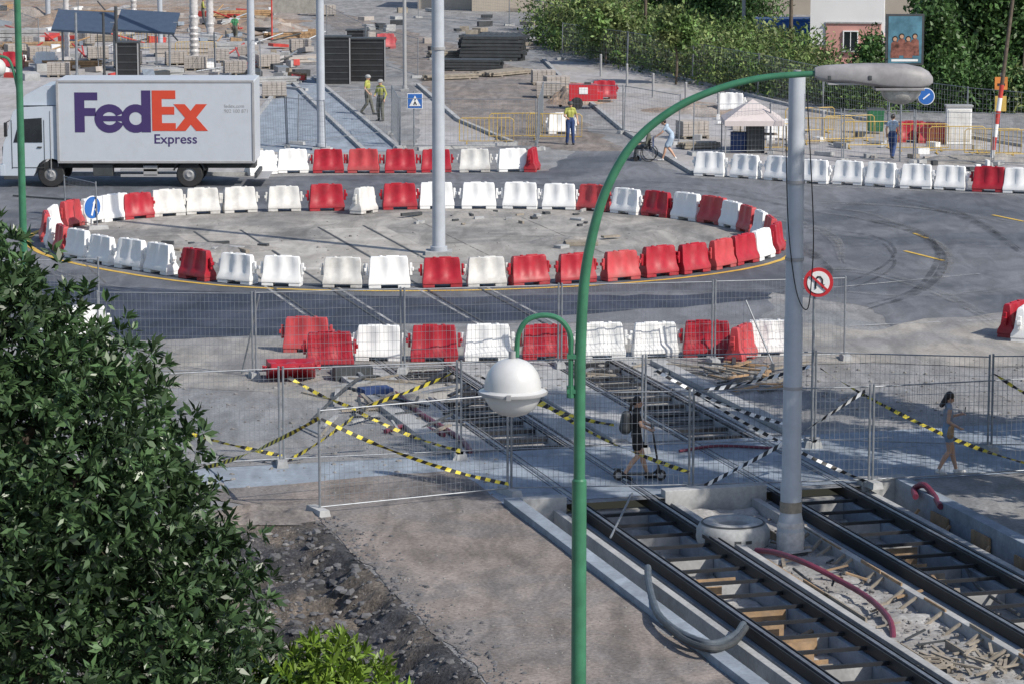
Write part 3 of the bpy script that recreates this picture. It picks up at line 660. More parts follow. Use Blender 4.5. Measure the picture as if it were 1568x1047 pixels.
c0=[Vector((.17,-.1,hz*.97)),Vector((.32,-.1,hz*.7)),Vector((.30,-.12,hz*.58)),Vector((.22,-.18,hz*.52)),Vector((.02,-.2,hz*.56)),Vector((-.14,-.16,hz*.7)),Vector((-.2,-.1,hz*.9))]
b.tube(cr(c0),.011,M_blk,n=5); b.tube([(0,0,0),(0,0,.04)],.33,M_dk,n=20)
b.obj('catenary_pole',loc=pb_)
def pole(px,py,ptop,w0,w1,m=M_pole,name='catenary_pole',bands=(),ztop=None):
    g=G(px,py); sc_=F/(g.y*math.cos(TH)+H*math.sin(TH)); h=ztop or PY(px,ptop,g.y).z; b=MB()
    b.tube([(0,0,0),(0,0,.25),(0,0,.26),(0,0,h)],[w0/sc_/2*1.3,w0/sc_/2*1.3,w0/sc_/2,w1/sc_/2],m,n=16)
    for z in bands: b.tube([(0,0,z),(0,0,z+.08)],w0/sc_/2*1.1,M_grey,n=16)
    b.box((0,0,.06),(w0/sc_*2,w0/sc_*2,.12),M_conc)
    return b.obj(name,loc=g)
pole(672,390,-200,20,17,ztop=15,bands=(6.2,)); pole(492,230,-100,13,11,ztop=12); pole(620,140,-100,6,5,M_grey,ztop=12); pole(385,122,-60,12,10,ztop=12); pole(664,92,-60,6,5,ztop=10)
def palm(px,py,w0):
    g=G(px,py); s=F/g.y; b=MB(); r=w0/s/2; pr=[]
    z=0
    while z<11: pr+= [(r*R(.95,1.15),z),(r*.85,z+.12)]; z+=.3
    b.lathe((0,0,0),pr,M_film,12); b.box((0,0,.06),(r*4,r*4,.12),M_conc); b.obj('wrapped_palm_trunk',loc=g)
palm(298,105,14); palm(322,60,12); palm(103,92,9); palm(205,30,9)
pole(246,78,-60,8,7,M_pole,ztop=11); pole(74,40,-60,8,7,ztop=11)
pole(180,148,10,5,5,M_dk,'scaffold_pole'); pole(118,120,20,4,4,M_galv,'scaffold_pole'); pole(160,120,20,4,4,M_dk,'scaffold_pole')
pole(1210,120,-30,6,5,M_bark,'utility_pole',ztop=12); pole(988,95,-60,5,4,M_bark,'utility_pole',ztop=9); pole(1138,90,-60,6,4,M_grey,'utility_pole',ztop=9)
g=G(1518,250); b=MB()
for i in range(6): b.cyl((i*.055,0,i*.5),((i+1)*.055,0,(i+1)*.5),.09,M_redp if i%2 else M_sw)
b.cyl((.33,0,3),(1.0,0,9.5),.08,M_bark,.05); b.obj('utility_pole',loc=g)
o=pole(38,455,-60,12,9,M_green,'street_lamp',ztop=13)
g=o.location; b=MB(); a0=Vector((0,0,PY(35,110,g.y).z)); b.tube(cr([a0+Vector((-.05,0,-.5)),a0+Vector((-.15,0,0)),a0+Vector((-.3,0,.35)),a0+Vector((-.6,0,.42))]),.04,M_green); b.tube([a0+Vector((-.05,0,-.5)),a0+Vector((0,0,-.6))],.04,M_green); b.sph(a0+Vector((-.65,0,.1)),(.3,.3,.28),M_globe); b.obj('side_arm',o)
# ================================================================ SIGNS
def disc(b,c,r,m,y=0,n=28): b.lathe((c[0],c[1]+y,c[2]),[(.0001,-.012),(r,-.012),(r,.012),(.0001,.012)],m,n,'Y')
g=G(1243,684); b=MB(); zc=PY(1250,432,g.y).z; b.cyl((0,0,0),(0,0,zc+.3),.03,M_galv)
disc(b,(0.08,-.05,zc),.31,M_sr); disc(b,(.08,-.065,zc),.235,M_sw)
b.tube([(.02,-.085,zc-.13),(.02,-.085,zc+.06),(.06,-.085,zc+.12),(.12,-.085,zc+.12),(.16,-.085,zc+.06),(.16,-.085,zc-.05)],.018,M_blk,n=6); b.beam((-.1,-.1,zc+.16),(.26,-.1,zc-.16),.012,.045,M_sr); b.prism([(.11,zc-.04),(.21,zc-.04),(.16,zc-.13)],-.095,-.08,M_blk)
b.box((.08,-.02,zc),(.05,.06,.3),M_galv); b.obj('no_u_turn_sign',loc=g)
g=G(140,352); b=MB(); zc=PY(140,318,g.y).z; b.cyl((0,0,0),(0,0,zc+.2),.025,M_galv); disc(b,(0,-.05,zc),.38,M_sw); disc(b,(0,-.065,zc),.35,M_blue)
b.beam((-.05,-.085,zc-.25),(.08,-.085,zc+.18),.01,.07,M_sw); b.prism([(.0,zc+.13),(.16,zc+.11),(.11,zc+.27)],-.095,-.08,M_sw); b.beam((.1,-.085,zc-.05),(.2,-.085,zc-.2),.01,.06,M_sw); b.obj('roundabout_sign',loc=g,rz=.9)
g=G(634,225); b=MB(); zc=PY(636,155,g.y).z; b.cyl((0,0,0),(0,0,zc+.4),.03,M_galv); b.box((.05,-.05,zc),(.62,.03,.62),M_sw); b.box((.05,-.068,zc),(.57,.01,.57),M_blue); b.prism([(-.18,zc-.2),(.28,zc-.2),(.05,zc+.22)],-.085,-.075,M_sw)
b.beam((.05,-.09,zc-.02),(.0,-.09,zc-.16),.01,.04,M_blk); b.beam((.05,-.09,zc-.02),(.11,-.09,zc-.16),.01,.04,M_blk); b.sph((.06,-.09,zc+.06),.03,M_blk,8,6); b.obj('pedestrian_crossing_sign',loc=g)
g=G(1378,248); b=MB(); zc=PY(1417,148,g.y).z; b.cyl((0,0,0),(0,0,zc+.4),.035,M_galv); b.cyl((0,0,zc+.1),(.9,0,zc+.1),.02,M_galv); disc(b,(.95,-.05,zc),.33,M_sw); disc(b,(.95,-.065,zc),.30,M_blue); b.beam((.83,-.085,zc-.1),(1.08,-.085,zc+.1),.01,.05,M_sw); b.obj('direction_sign',loc=g)
g=G(1530,235); b=MB(); zc=PY(1530,128,g.y).z; b.cyl((0,0,0),(0,0,zc+.4),.03,M_galv); b.box((0,-.05,zc),(.5,.03,.5),M_or); b.box((0,-.068,zc-.05),(.3,.01,.1),M_blk); b.box((0,-.05,zc-.8),(.45,.03,.6),M_yb); b.obj('warning_sign',loc=g)
g=G(1383,170); b=MB(); z0=PY(1383,100,g.y).z; z1=PY(1383,22,g.y).z; b.cyl((0,0,0),(0,0,z0),.13,M_dk); wbb=58/(F/g.y); b.box((0,0,(z0+z1)/2),(wbb,.25,z1-z0),M_dk)
M_post=mat('poster_teal',(.10,.24,.32),.4,var=.3,scale=1.2); b.box((0,-.13,(z0+z1)/2),(wbb*.88,.02,(z1-z0)*.92),M_post)
M_pr=mat('poster_figures',(.30,.12,.09),.4,var=.4,scale=4); M_pf=mat('poster_faces',(.5,.3,.2),.4)
for i in range(4):
    x=-.45+i*.3; z=z0+(z1-z0)*(.38+.05*(i%2)); b.prism([(x-.2,z-.55),(x+.2,z-.55),(x+.17,z+.12),(x+.05,z+.22),(x-.05,z+.22),(x-.17,z+.12)],-.142-.003*i,-.141-.003*i,(M_pr,M_pr,M_can2,M_pr)[i] if False else M_pr); b.lathe((x,-.16,z+.33),[(.0001,-.002),(.12,-.002)],M_hair,12,'Y'); b.lathe((x,-.165,z+.30),[(.0001,-.004),(.09,-.004)],M_pf,12,'Y')
b.box((0,-.145,z0+.22),(wbb*.7,.01,.1),M_sw); b.obj('billboard',loc=g,smooth=False)
# ================================================================ PEOPLE
def person(name,loc,head,J,C,vox=.011,hair='pony',hands=True,extra=None,s=1.0):
    pr=[]
    V=Vector
    def cap(a,ra,c,rc,m): pr.append(('c',V(a),ra,V(c),rc,m))
    def ell(c,r,m): pr.append(('e',V(c),r,m))
    pel=V(J.get('pelvis',(0,0,.93))); ch=V(J.get('chest',(0,0,1.27))); hd=V(J.get('head',(.02,0,1.57)))
    top,bot,sk,hr,sh=C['top'],C['bottom'],M_skin,C.get('hair',M_hair),C['shoe']
    tw=C.get('w',1.0)
    for y in(-1,1):
        cap(ch+V((0,y*.065*tw,0)),.105*tw,pel+V((0,y*.03,.13)),.09*tw,top); cap(pel+V((0,y*.03,.12)),.095*tw,pel+V((0,y*.06,0)),.11*tw,bot)
    sz=ch+V((0,0,.12))
    for y,k in((1,'L'),(-1,'R')):
        S0=sz+V((0,y*.155*tw,0)); cap(sz+V((0,y*.04,.02)),.07,S0,.052,top)
        E=V(J['elb'+k]);W=V(J['wri'+k]); up=C.get('sleeve',.5)
        M0=S0.lerp(E,up); cap(S0,.054,M0,.05 if up<1 else .045,top); cap(S0,.046,E,.038,sk if up<1 else top); cap(E,.038,W,.026,C.get('fore',sk))
        if hands:
            d=(W-E).normalized(); si=d.cross(V((0,0,1)) if abs(d.z)<.8 else V((1,0,0))).normalized(); cu=d.cross(si)
            pe=W+d*.075; cap(W,.026,pe,.03,sk); cap(W+si*.015,.022,pe+si*.02,.02,sk); cap(W-si*.015,.022,pe-si*.02,.02,sk)
            for q,l in((-.034,.058),(-.011,.072),(.012,.068),(.034,.052)):
                a=pe+si*q; m_=a+d*l*.5+cu*.008*y; cap(a,.0105,m_,.010,sk); cap(m_,.010,m_+d*l*.35+cu*.028*y,.0085,sk)
            cap(W+d*.02+si*.025,.013,W+d*.065+si*.06,.011,sk)
        HP=pel+V((0,y*.085,-.03)); Kn=V(J['kne'+k]); An=V(J['ank'+k]); hem=C.get('hem',.4)
        if hem>=2: cap(HP,.10,Kn,.075,bot); cap(Kn,.075,An+V((0,0,.02)),.06,bot)
        else:
            cap(HP,.095,Kn,.052,sk); cap(HP,.105,HP.lerp(Kn,hem),.098,bot)
            cal=Kn.lerp(An,.3)-V((.02,0,0)); cap(Kn,.052,cal,.056,sk); cap(cal,.054,An,.034,sk)
        ft=V(J.get('toe'+k,An+V((.17,0,-.045)))); cap(An-V((.03,0,.035)),.04,ft,.033,sh); cap(An,.04,An-V((.02,0,.04)),.042,sh)
    cap(ch+V((0,0,.13)),.055,hd-V((.01,0,.06)),.048,sk)
    fw=V(J.get('look',(1,0,-.15))).normalized(); rt=fw.cross(V((0,0,1))).normalized(); upv=rt.cross(fw)
    ell(hd,(.088,.075,.112),sk); cap(hd+fw*.03-upv*.06,.05,hd+fw*.05-upv*.07,.035,sk)
    cap(hd+fw*.085+upv*.005,.012,hd+fw*.105-upv*.025,.015,sk)
    for y in(-1,1):
        ell(hd+fw*.082+rt*y*.032+upv*.012,(.011,.011,.008),M_blk); ell(hd+rt*y*.078-upv*.01,(.018,.012,.028),sk)
    ell(hd+fw*.088-upv*.055,(.01,.02,.007),M_sr)
    if hair=='helmet':
        ell(hd+V((0,0,.055)),(.125,.115,.085),C.get('helm',M_sw)); ell(hd+V((0,0,.03))+fw*.06,(.10,.10,.014),C.get('helm',M_sw))
    else:
        ell(hd-fw*.018+upv*.028,(.098,.087,.105),hr)
        if hair=='long': cap(hd-fw*.05+upv*.02,.07,hd-fw*.085-upv*.2,.05,hr)
        if hair=='pony': cap(hd-fw*.10+upv*.04,.035,hd-fw*.13-upv*.16,.03,hr); ell(hd-fw*.09+upv*.05,(.035,.035,.035),hr)
    if extra:
        for e in extra: pr.append(e)
    b=MB()
    for p in pr:
        if p[0]=='c':
            _,a,ra,c,rc,m=p; b.sph(a,ra,m,12,8); b.sph(c,rc,m,12,8)
            if (a-c).length>1e-4: b.tube([a,c],[ra,rc],m,n=12)
        else: b.sph(p[1],p[2],p[3],14,10)
    o=b.obj('tmpb'); o.location=(0,0,0)
    md=o.modifiers.new('r','REMESH'); md.mode='VOXEL'; md.voxel_size=vox; ms=o.modifiers.new('s','SMOOTH'); ms.factor=.5; ms.iterations=2
    dg=bpy.context.evaluated_depsgraph_get(); dg.update(); me=bpy.data.meshes.new_from_object(o.evaluated_get(dg)); bpy.data.objects.remove(o)
    n=len(me.polygons); cen=np.zeros(n*3); me.polygons.foreach_get('center',cen); cen=cen.reshape(-1,3); best=np.full(n,1e9); idx=np.zeros(n,int); mats=[]
    for p in pr:
        m=p[-1]
        if m not in mats: mats.append(m)
        i=mats.index(m)
        if p[0]=='c':
            a=np.array(p[1]);c=np.array(p[3]); ab=c-a; l=max(1e-9,ab@ab); t=np.clip((cen-a)@ab/l,0,1); d=np.linalg.norm(cen-(a+t[:,None]*ab),axis=1)-(p[2]+(p[4]-p[2])*t)
        else:
            r=np.array(p[2]); d=(np.linalg.norm((cen-np.array(p[1]))/r,axis=1)-1)*r.min()
        k=d<best; best[k]=d[k]; idx[k]=i
    me.materials.clear()
    for m in mats: me.materials.append(m)
    me.polygons.foreach_set('material_index',idx.astype(np.int32)); me.polygons.foreach_set('use_smooth',[True]*n)
    q=bpy.data.objects.new(name,me); sc.collection.objects.link(q); q.location=loc; q.rotation_euler=(0,0,head); q.scale=(s,s,s); return q
walk=dict(kneL=(.13,.08,.50),ankL=(.24,.08,.085),kneR=(.02,-.08,.49),ankR=(-.24,-.08,.14),toeR=(-.10,-.08,.035),elbL=(-.12,.22,1.13),wriL=(.02,.23,.92),elbR=(-.02,-.22,1.12),wriR=(.14,-.2,.95))
M_bt=mat('black_cloth',(.018,.018,.02),.85); M_tank=mat('grey_blue_cloth',(.30,.34,.42),.85); M_den=mat('denim',(.22,.32,.46),.85); M_shoe=mat('white_shoe',(.6,.6,.6),.6); M_hv=mat('hi_vis_yellow',(.40,.41,.10),.7); M_nav=mat('navy_cloth',(.03,.06,.17),.85); M_lb=mat('light_blue_cloth',(.40,.50,.62),.85); M_gt=mat('olive_cloth',(.12,.12,.10),.85); M_hg=mat('green_cloth',(.08,.30,.14),.8)
p0=G(974,734,.01); J=dict(walk); J.update(elbL=(.10,.2,1.16),wriL=(.26,.14,1.09),elbR=(.08,-.21,1.14),wriR=(.22,-.2,1.07),look=(1,-.15,-.1))
back=[('c',Vector((-.2,0,1.30)),.11,Vector((-.22,0,1.05)),.13,M_dk),('c',Vector((-.1,.09,1.40)),.02,Vector((.06,.1,1.25)),.02,M_dk),('c',Vector((-.1,-.09,1.40)),.02,Vector((.06,-.1,1.25)),.02,M_dk)]
person('pedestrian_woman',p0,0.05,J,dict(top=M_bt,bottom=M_bt,shoe=M_blk,hem=.5,w=.93,sleeve=.55),vox=.009,hair='pony',extra=back)
sct=empty('kick_scooter',G(974,731,.01)+Vector((.06,-.24,0))); b=MB()
for x in(-.42,.42): b.lathe((x,-.025,.11),[(.06,0),(.10,0),(.11,.012),(.11,.038),(.10,.05),(.06,.05)],M_tyre,20,'Y'); b.lathe((x,0,.11),[(.0001,-.02),(.065,-.02),(.065,.02),(.0001,.02)],M_grey,14,'Y')
b.box((-.03,0,.13),(.6,.15,.04),M_blk); b.tube(cr([(.25,0,.13),(.34,0,.2),(.38,0,.28)]),.022,M_blk); b.cyl((.42,0,.11),(.37,0,.3),.025,M_blk); b.cyl((.37,0,.3),(.24,0,1.1),.02,M_blk); b.cyl((.24,-.2,1.1),(.24,.42,1.1),.016,M_blk); b.box((.26,0,1.11),(.05,.1,.03),M_dk); b.box((-.42,0,.235),(.2,.07,.015),M_blk); b.obj('frame',sct)
p1=G(1450,726,.01); J=dict(walk); J.update(kneL=(.12,.08,.49),ankL=(.21,.08,.085),ankR=(-.2,-.08,.12),toeR=(-.05,-.08,.035),elbL=(.02,.2,1.13),wriL=(.25,.12,1.20),elbR=(-.05,-.21,1.12),wriR=(.16,-.17,1.0),look=(1,0,-.45))
ph=[('c',Vector((.36,.09,1.26)),.012,Vector((.37,.08,1.36)),.012,M_blk),('c',Vector((.02,-.19,.98)),.06,Vector((.0,-.2,.84)),.075,M_wood)]
person('pedestrian_woman',p1,0.1,J,dict(top=M_tank,bottom=M_den,shoe=M_shoe,hem=.35,w=.9,sleeve=.05),vox=.009,hair='long',extra=ph)
stand=dict(kneL=(.03,.10,.48),ankL=(.02,.12,.085),kneR=(.05,-.10,.48),ankR=(-.04,-.12,.085),elbL=(-.03,.26,1.12),wriL=(.1,.28,.90),elbR=(.02,-.24,1.13),wriR=(.2,-.14,1.05))
WK=dict(top=M_hv,bottom=M_nav,shoe=M_dk,hem=2,sleeve=.6,helm=M_dk)
person('construction_worker',G(873,222),-1.4,stand,WK,.014,'helmet',s=1.04)
wk2=person('construction_worker',G(583,186),-2.2,dict(stand,head=(.03,.02,1.57)),dict(WK,bottom=M_gt,sleeve=1.1,fore=M_hv,helm=M_conc),.014,'helmet',s=1.08)
person('construction_worker',G(563,176),-.4,walk,dict(WK,bottom=M_gt,helm=M_conc),.014,'helmet',s=1.05)
wk3=person('construction_worker',G(360,68),1.2,walk,dict(WK,top=M_hg,bottom=M_gt),.016,'short',s=1.02); inst(wk2,'construction_worker',G(311,38),.2)
person('pedestrian_man',G(1366,244),1.2,walk,dict(top=M_lb,bottom=M_nav,shoe=M_dk,hem=2,sleeve=.5),.014,'short',s=1.03)
bend=dict(walk); bend.update(pelvis=(-.1,0,.93),chest=(.08,0,1.24),head=(.22,0,1.50),elbL=(.25,.22,1.12),wriL=(.45,.2,.98),elbR=(.25,-.22,1.12),wriR=(.45,-.2,.98))
person('pedestrian_woman',G(1024,247),math.pi-.15,bend,dict(top=M_lb,bottom=M_lb,shoe=M_shoe,hem=.7,sleeve=.6),.014,'short')
sit=dict(pelvis=(-.05,0,.55),chest=(-.08,0,.90),head=(-.04,0,1.20),kneL=(.38,.1,.52),ankL=(.45,.1,.14),kneR=(.38,-.1,.52),ankR=(.45,-.1,.14),elbL=(-.02,.26,.72),wriL=(.2,.24,.68),elbR=(-.02,-.26,.72),wriR=(.2,-.24,.68))
wc=G(990,247); person('seated_person',wc,math.pi-.15,sit,dict(top=M_gt,bottom=M_dk,shoe=M_dk,hem=2,sleeve=1.1,fore=M_gt),.014,'short')
b=MB()
for y in(-.3,.3):
    b.lathe((-.1,y,.31),[(.28,-.01),(.31,-.015),(.31,.015),(.28,.01),(.28,-.01)],M_tyre,24,'Y')
    for a in range(8): b.cyl((-.1,y,.31),(-.1+.29*math.cos(a*.785),y,.31+.29*math.sin(a*.785)),.005,M_galv,n=4)
    b.lathe((.38,y*.8,.09),[(.001,-.015),(.09,-.015),(.09,.015),(.001,.015)],M_tyre,14,'Y'); b.tube([(.38,y*.8,.09),(.33,y*.8,.45),(-.25,y*.8,.45)],.014,M_galv,n=6); b.tube([(-.25,y*.8,.2),(-.25,y*.8,.95),(-.4,y*.8,.98)],.014,M_galv,n=6); b.box((0,y*.85,.68),(.35,.05,.03),M_blk)
b.box((.03,0,.44),(.45,.46,.04),M_nav); b.box((-.24,0,.7),(.03,.46,.45),M_nav); b.box((.5,0,.1),(.15,.35,.02),M_dk); b.obj('wheelchair',loc=wc,rz=math.pi-.15)
# ================================================================ SITE OBJECTS
b=MB(); b.lathe((0,0,0),[(.30,.02),(.58,0),(.66,.06),(.69,.2),(.68,.34),(.62,.44),(.5,.50),(.38,.49),(.31,.42),(.29,.3),(.30,.02)],M_conc,40); b.lathe((0,0,0),[(.60,.462),(.57,.485),(.54,.47)],M_dk,40)
for a in(-1.9,-1.5,-1.2): b.box((.685*math.cos(a),.685*math.sin(a),.22),(.12,.012,.06),M_dk,rz=a+math.pi/2)
b.obj('concrete_ring_weight',loc=G(1122,836,-.3))
def hose(px,r,m,name='hose'):
    b=MB(); pts=cr([G(x,y,z) for x,y,z in px],8); n=len(pts)
    b.tube(pts,[r*(1+.08*(i%2)) for i in range(n)],m,n=10); b.obj(name)
hose([(1158,842,-.1),(1190,846,-.02),(1235,862,.05),(1280,885,-.1),(1330,915,-.15),(1362,948,-.15),(1368,980,-.3)],.05,M_purp)
hose([(1402,760,.05),(1400,748,.12),(1415,742,.25),(1430,758,.12),(1440,775,.05)],.06,M_purp)
M_pipe=mat('grey_pipe',(.09,.11,.135),.6)
hose([(992,868,.05),(993,890,.1),(1000,920,.12),(1012,945,.2),(1045,970,.2),(1090,985,.18),(1125,972,.1),(1138,955,.05)],.06,M_pipe)
hose([(1020,955,.2),(1050,980,.2),(1090,993,.2),(1122,984,.12),(1142,960,.05)],.055,M_dk)
hose([(550,608,.05),(600,600,.06),(640,630,.06),(700,668,.06),(720,690,.05)],.055,M_purp); hose([(590,660,.05),(630,650,.06),(680,665,.06)],.05,M_purp); hose([(520,590,.1),(600,615,.1),(640,655,.05)],.04,M_dk)
hose([(1040,690,.05),(1100,682,.05),(1190,686,.05)],.03,M_purp); hose([(480,640,.05),(540,585,.3),(575,575,.05),(600,590,.05)],.035,M_dk); hose([(20,300,.05),(200,310,.05),(330,302,.05)],.03,M_dk)
hose([(1215,870,-.2),(1250,900,-.15),(1300,960,-.2),(1400,1010,-.2)],.025,M_dk); hose([(1480,870,-.2),(1500,900,-.3),(1560,940,-.3)],.03,M_dk)
b=MB()
for i in range(38):
    p=G(R(490,690),R(578,668),R(.02,.15)); a=R(0,3.14); L=R(.2,1.3); b.beam(p,p+Vector((math.cos(a)*L,math.sin(a)*L,R(-.02,.15))),R(.04,.12),.04,random.choice((M_wood2,M_dk,M_conc,M_galv,M_wood2,M_blk)))
b.box(G(575,600,.12),(.7,.5,.22),M_nav,rz=.4); b.box(G(540,570,.15),(.9,.5,.3),M_dk,rz=.2)
b.obj('construction_debris',smooth=False)
b=MB()
for i in range(36):
    p=G(R(1090,1200),R(556,600),R(.02,.12)); a=R(0,3.14); L=R(.3,1.4); b.beam(p,p+Vector((math.cos(a)*L,math.sin(a)*L,R(-.02,.1))),R(.04,.1),.04,random.choice((M_wood2,M_dk,M_galv,M_wood)))
for i in range(36):
    p=G(R(1400,1540),R(1000,1040),-.25+R(0,.1)); a=R(0,3.14); b.beam(p,p+Vector((math.cos(a)*.5,math.sin(a)*.5,R(-.02,.05))),.05,.03,M_wood2)
for i in range(16):
    p=G(R(860,1150),R(552,575),.03); a=R(0,3.14); L=R(.2,.8); b.beam(p,p+Vector((math.cos(a)*L,math.sin(a)*L,R(-.01,.05))),R(.04,.1),.04,random.choice((M_wood2,M_conc,M_galv)))
b.obj('construction_debris',smooth=False)
b=MB(); b.box(G(890,372,.08),(1.0,.5,.12),M_wood2,rz=.1); b.box(G(935,362,.1),(.6,.2,.06),M_wood2,rz=.5); b.box(G(860,378,.05),(.4,.3,.1),M_conc,rz=.8); b.box(G(630,328,.12),(.8,.1,.1),M_dk,rz=.6)
for i in range(20): b.box(G(R(640,900),R(322,345),.05),(R(.1,.5),R(.05,.2),R(.04,.12)),random.choice((M_conc,M_dk,M_wood2)),rz=R(0,3))
for i in range(12): b.box(G(R(250,420),R(372,388),.06),(R(.1,.7),R(.1,.3),R(.04,.14)),random.choice((M_conc,M_dk,M_wood2)),rz=R(0,3))
b.obj('rubble_planks',smooth=False)
M_can=mat('canopy_white',(.56,.50,.49),.8,var=.05)
g=G(1155,238); s=F/g.y; wd=92/s; hz=PY(1155,186,g.y).z; tz=PY(1155,152,g.y+wd/2).z; b=MB()
c=[(-wd/2,0,hz),(wd/2,0,hz),(wd/2,wd,hz),(-wd/2,wd,hz)]; pk=(0,wd/2,tz)
for i in range(4): a_=c[i];d_=c[(i+1)%4]; b.poly([a_,d_,pk],M_can); b.poly([a_,d_,(d_[0],d_[1],hz-.2),(a_[0],a_[1],hz-.2)],M_can); b.cyl((a_[0]*.97,a_[1]+(.05 if a_[1]==0 else -.05),0),(a_[0]*.97,a_[1]+(.05 if a_[1]==0 else -.05),hz),.025,M_grey,n=8)
b.box((.1,1.0,.85),(.7,.7,1.7),M_dk); b.box((-.5,1.1,.4),(.7,.5,.8),M_nav); b.box((.7,.8,.75),(.5,.6,.05),M_wood2); b.obj('gazebo',loc=g,smooth=False)
b=MB(); b.box((0,0,.75),(1.3,.8,.75),M_sr); b.box((0,-.41,.85),(.4,.02,.3),M_sw); b.box((.6,.1,.6),(.6,.5,.35),M_sr); b.cyl((-.3,-.42,.28),(-.3,.42,.28),.28,M_tyre,n=18); b.box((.95,0,.35),(.6,.06,.06),M_blk); b.box((.2,0,1.16),(.3,.3,.1),M_dk); b.obj('compressor_cart',loc=G(893,167),bevel=.03)
M_pav=mat('paver_stone',(.42,.38,.35),.9,var=.12)
def pallet():
    b=MB()
    for x in(-.5,0,.5): b.box((x,0,.06),(.1,1.0,.09),M_wood2)
    for y in(-.4,-.2,0,.2,.4): b.box((0,y,.12),(1.2,.12,.025),M_wood2)
    for k in range(5):
        for i in range(5):
            for j in range(4): b.box((-.46+i*.23,-.36+j*.24,.2+k*.12),(.215+R(-.01,.01),.22,.11),M_pav,rz=R(-.03,.03))
    return b.obj('paver_pallet',smooth=False)
pp=pallet(); pp.location=G(840,150)
for x,y,a in((852,140,.2),(832,130,.1),(300,108,0),(270,100,.2),(335,96,.1),(150,92,.2),(60,92,.3),(380,90,.1),(1060,212,.3),(420,150,.1),(200,100,0),(240,62,.2),(130,70,.1),(410,105,.3),(35,75,.1),(360,115,.2),(90,118,.1),(460,80,.2),(25,88,.4),(500,25,.2)): inst(pp,'paver_pallet',G(x,y),a)
def stack(name,px,py,n,L,m,rz,w=.12,h=.1,cols=5):
    b=MB()
    for k in range(n):
        for i in range(cols): b.box((R(-.1,.1),i*w*1.15-cols*w*.55,.1+k*h*1.2),(L*R(.85,1.05),w,h),m,rz=R(-.03,.03))
    for x in(-L*.3,L*.3): b.box((x,0,.03),(.1,cols*w*1.3,.06),M_wood2)
    return b.obj(name,loc=G(px,py),rz=rz,smooth=False)
stack('steel_beam_stack',755,92,7,3.6,M_dk,-.1,.2,.16,8); stack('steel_beam_stack',725,108,4,3.2,M_dk,-.1,.2,.12,6); stack('timber_stack',700,88,3,3.5,M_wood2,.6,.16,.1,7); stack('timber_stack',770,115,2,3.6,M_wood2,.9,.14,.08,9); stack('timber_stack',330,80,3,4,M_conc,.2,.2,.15,7); stack('timber_stack',470,95,2,3,M_pav,.6,.2,.15,5); stack('kerb_stack',280,86,3,3.4,M_pav,.1,.25,.2,6)
stack('timber_stack',60,75,3,4,M_wood,.3); stack('timber_stack',160,64,3,3,M_wood2,.2); stack('timber_stack',440,60,3,3,M_wood,.5); stack('timber_stack',1070,228,2,1.6,M_wood2,.3); stack('kerb_stack',30,62,3,3.4,M_conc,.1,.25,.2,6)
stack('timber_stack',420,130,3,2.5,M_conc,.4); stack('timber_stack',110,108,4,3,M_wood,.1); stack('kerb_stack',230,118,2,3,M_conc,.3,.25,.2,5); stack('timber_stack',370,28,4,4,M_wood,.3); stack('timber_stack',130,28,4,4,M_wood,-.2); stack('timber_stack',690,122,2,3,M_wood2,.5)
b=MB()
for i in range(7): b.lathe((i*.32,0,.38),[(.3,-.9),(.36,-.9),(.38,0),(.36,.9),(.3,.9)],M_dk,16,'Y')
b.obj('cable_coils',loc=G(740,70),rz=-.2)
def cabinet(px,py,w_,h_,d_=1.0):
    b=MB(); b.box((0,0,h_/2),(w_,d_,h_),M_blk)
    for i in range(7): b.box((0,-d_/2-.01,.25+i*(h_-.4)/6),(w_*.9,.03,.05),M_dk)
    for x in(-w_/2,w_/2): b.box((x,-d_/2,h_/2),(.06,.08,h_+.04),M_grey)
    b.box((0,0,h_+.04),(w_+.1,d_+.1,.06),M_dk); b.obj('ventilation_cabinet',loc=G(px,py),smooth=False)
cabinet(516,128,1.35,2.3); cabinet(563,124,1.8,2.1); cabinet(198,150,1.0,2.6); cabinet(548,92,1.2,1.6)
g=G(180,112); b=MB(); s=F/g.y; zt=PY(180,30,g.y).z; M_pan=mat('dark_blue_panel',(.06,.085,.13),.35,var=.1)
for i,x in enumerate((-1.8,1.5)):
    b.box((x,1,zt-.2),(3.1,2.6,.12),M_pan,rx=.35,ry=.06); b.box((x,1,zt-.27),(3.2,.1,.1),M_galv,rx=.35)
for x in(-3.0,-.3,2.6): b.cyl((x,1.2,0),(x,1.2,zt-.2),.06,M_galv)
b.obj('tram_shelter',loc=g,smooth=False)
g=G(455,62); b=MB()
for x in(-1.5,1.5): b.cyl((x,0,0),(x,0,3),.05,M_redp)
b.box((0,0,2.2),(3,.04,1.2),mat('mesh_tarp',(.35,.33,.30),.9)); b.box((0,-.03,3.0),(3.2,.08,.1),M_redp); b.obj('site_notice_frame',loc=g,smooth=False)
b=MB(); b.prism([(-1.6,.3),(-1.9,1.5),(1.9,1.5),(1.6,.3)],-.9,.9,M_blue); b.box((0,0,1.52),(3.9,1.9,.08),M_blue); b.box((0,0,.16),(2.8,1.2,.28),M_dk)
for x in(-1.2,-.4,.4,1.2): b.box((x,-.92,.9),(.08,.06,1.1),M_blue)
o=b.obj('blue_skip',loc=G(1205,86),bevel=.01); o.scale=(.9,1,1.35)
b=MB(); b.box((0,0,.8),(1.0,.5,1.5),M_sw); b.box((0,0,1.58),(1.1,.6,.08),M_grey); b.box((0,-.26,.8),(.9,.02,1.3),M_wht2); b.box((0,0,.03),(1.1,.6,.06),M_conc); b.obj('utility_cabinet',loc=G(1467,222),bevel=.01)
for x,y,c in((1395,218,'r'),(1428,220,'r'),(1195,215,'w'),(1120,172,'w'),(925,152,'r'),(860,205,'w')): put_b(c,G(x,y),R(-.2,.2))
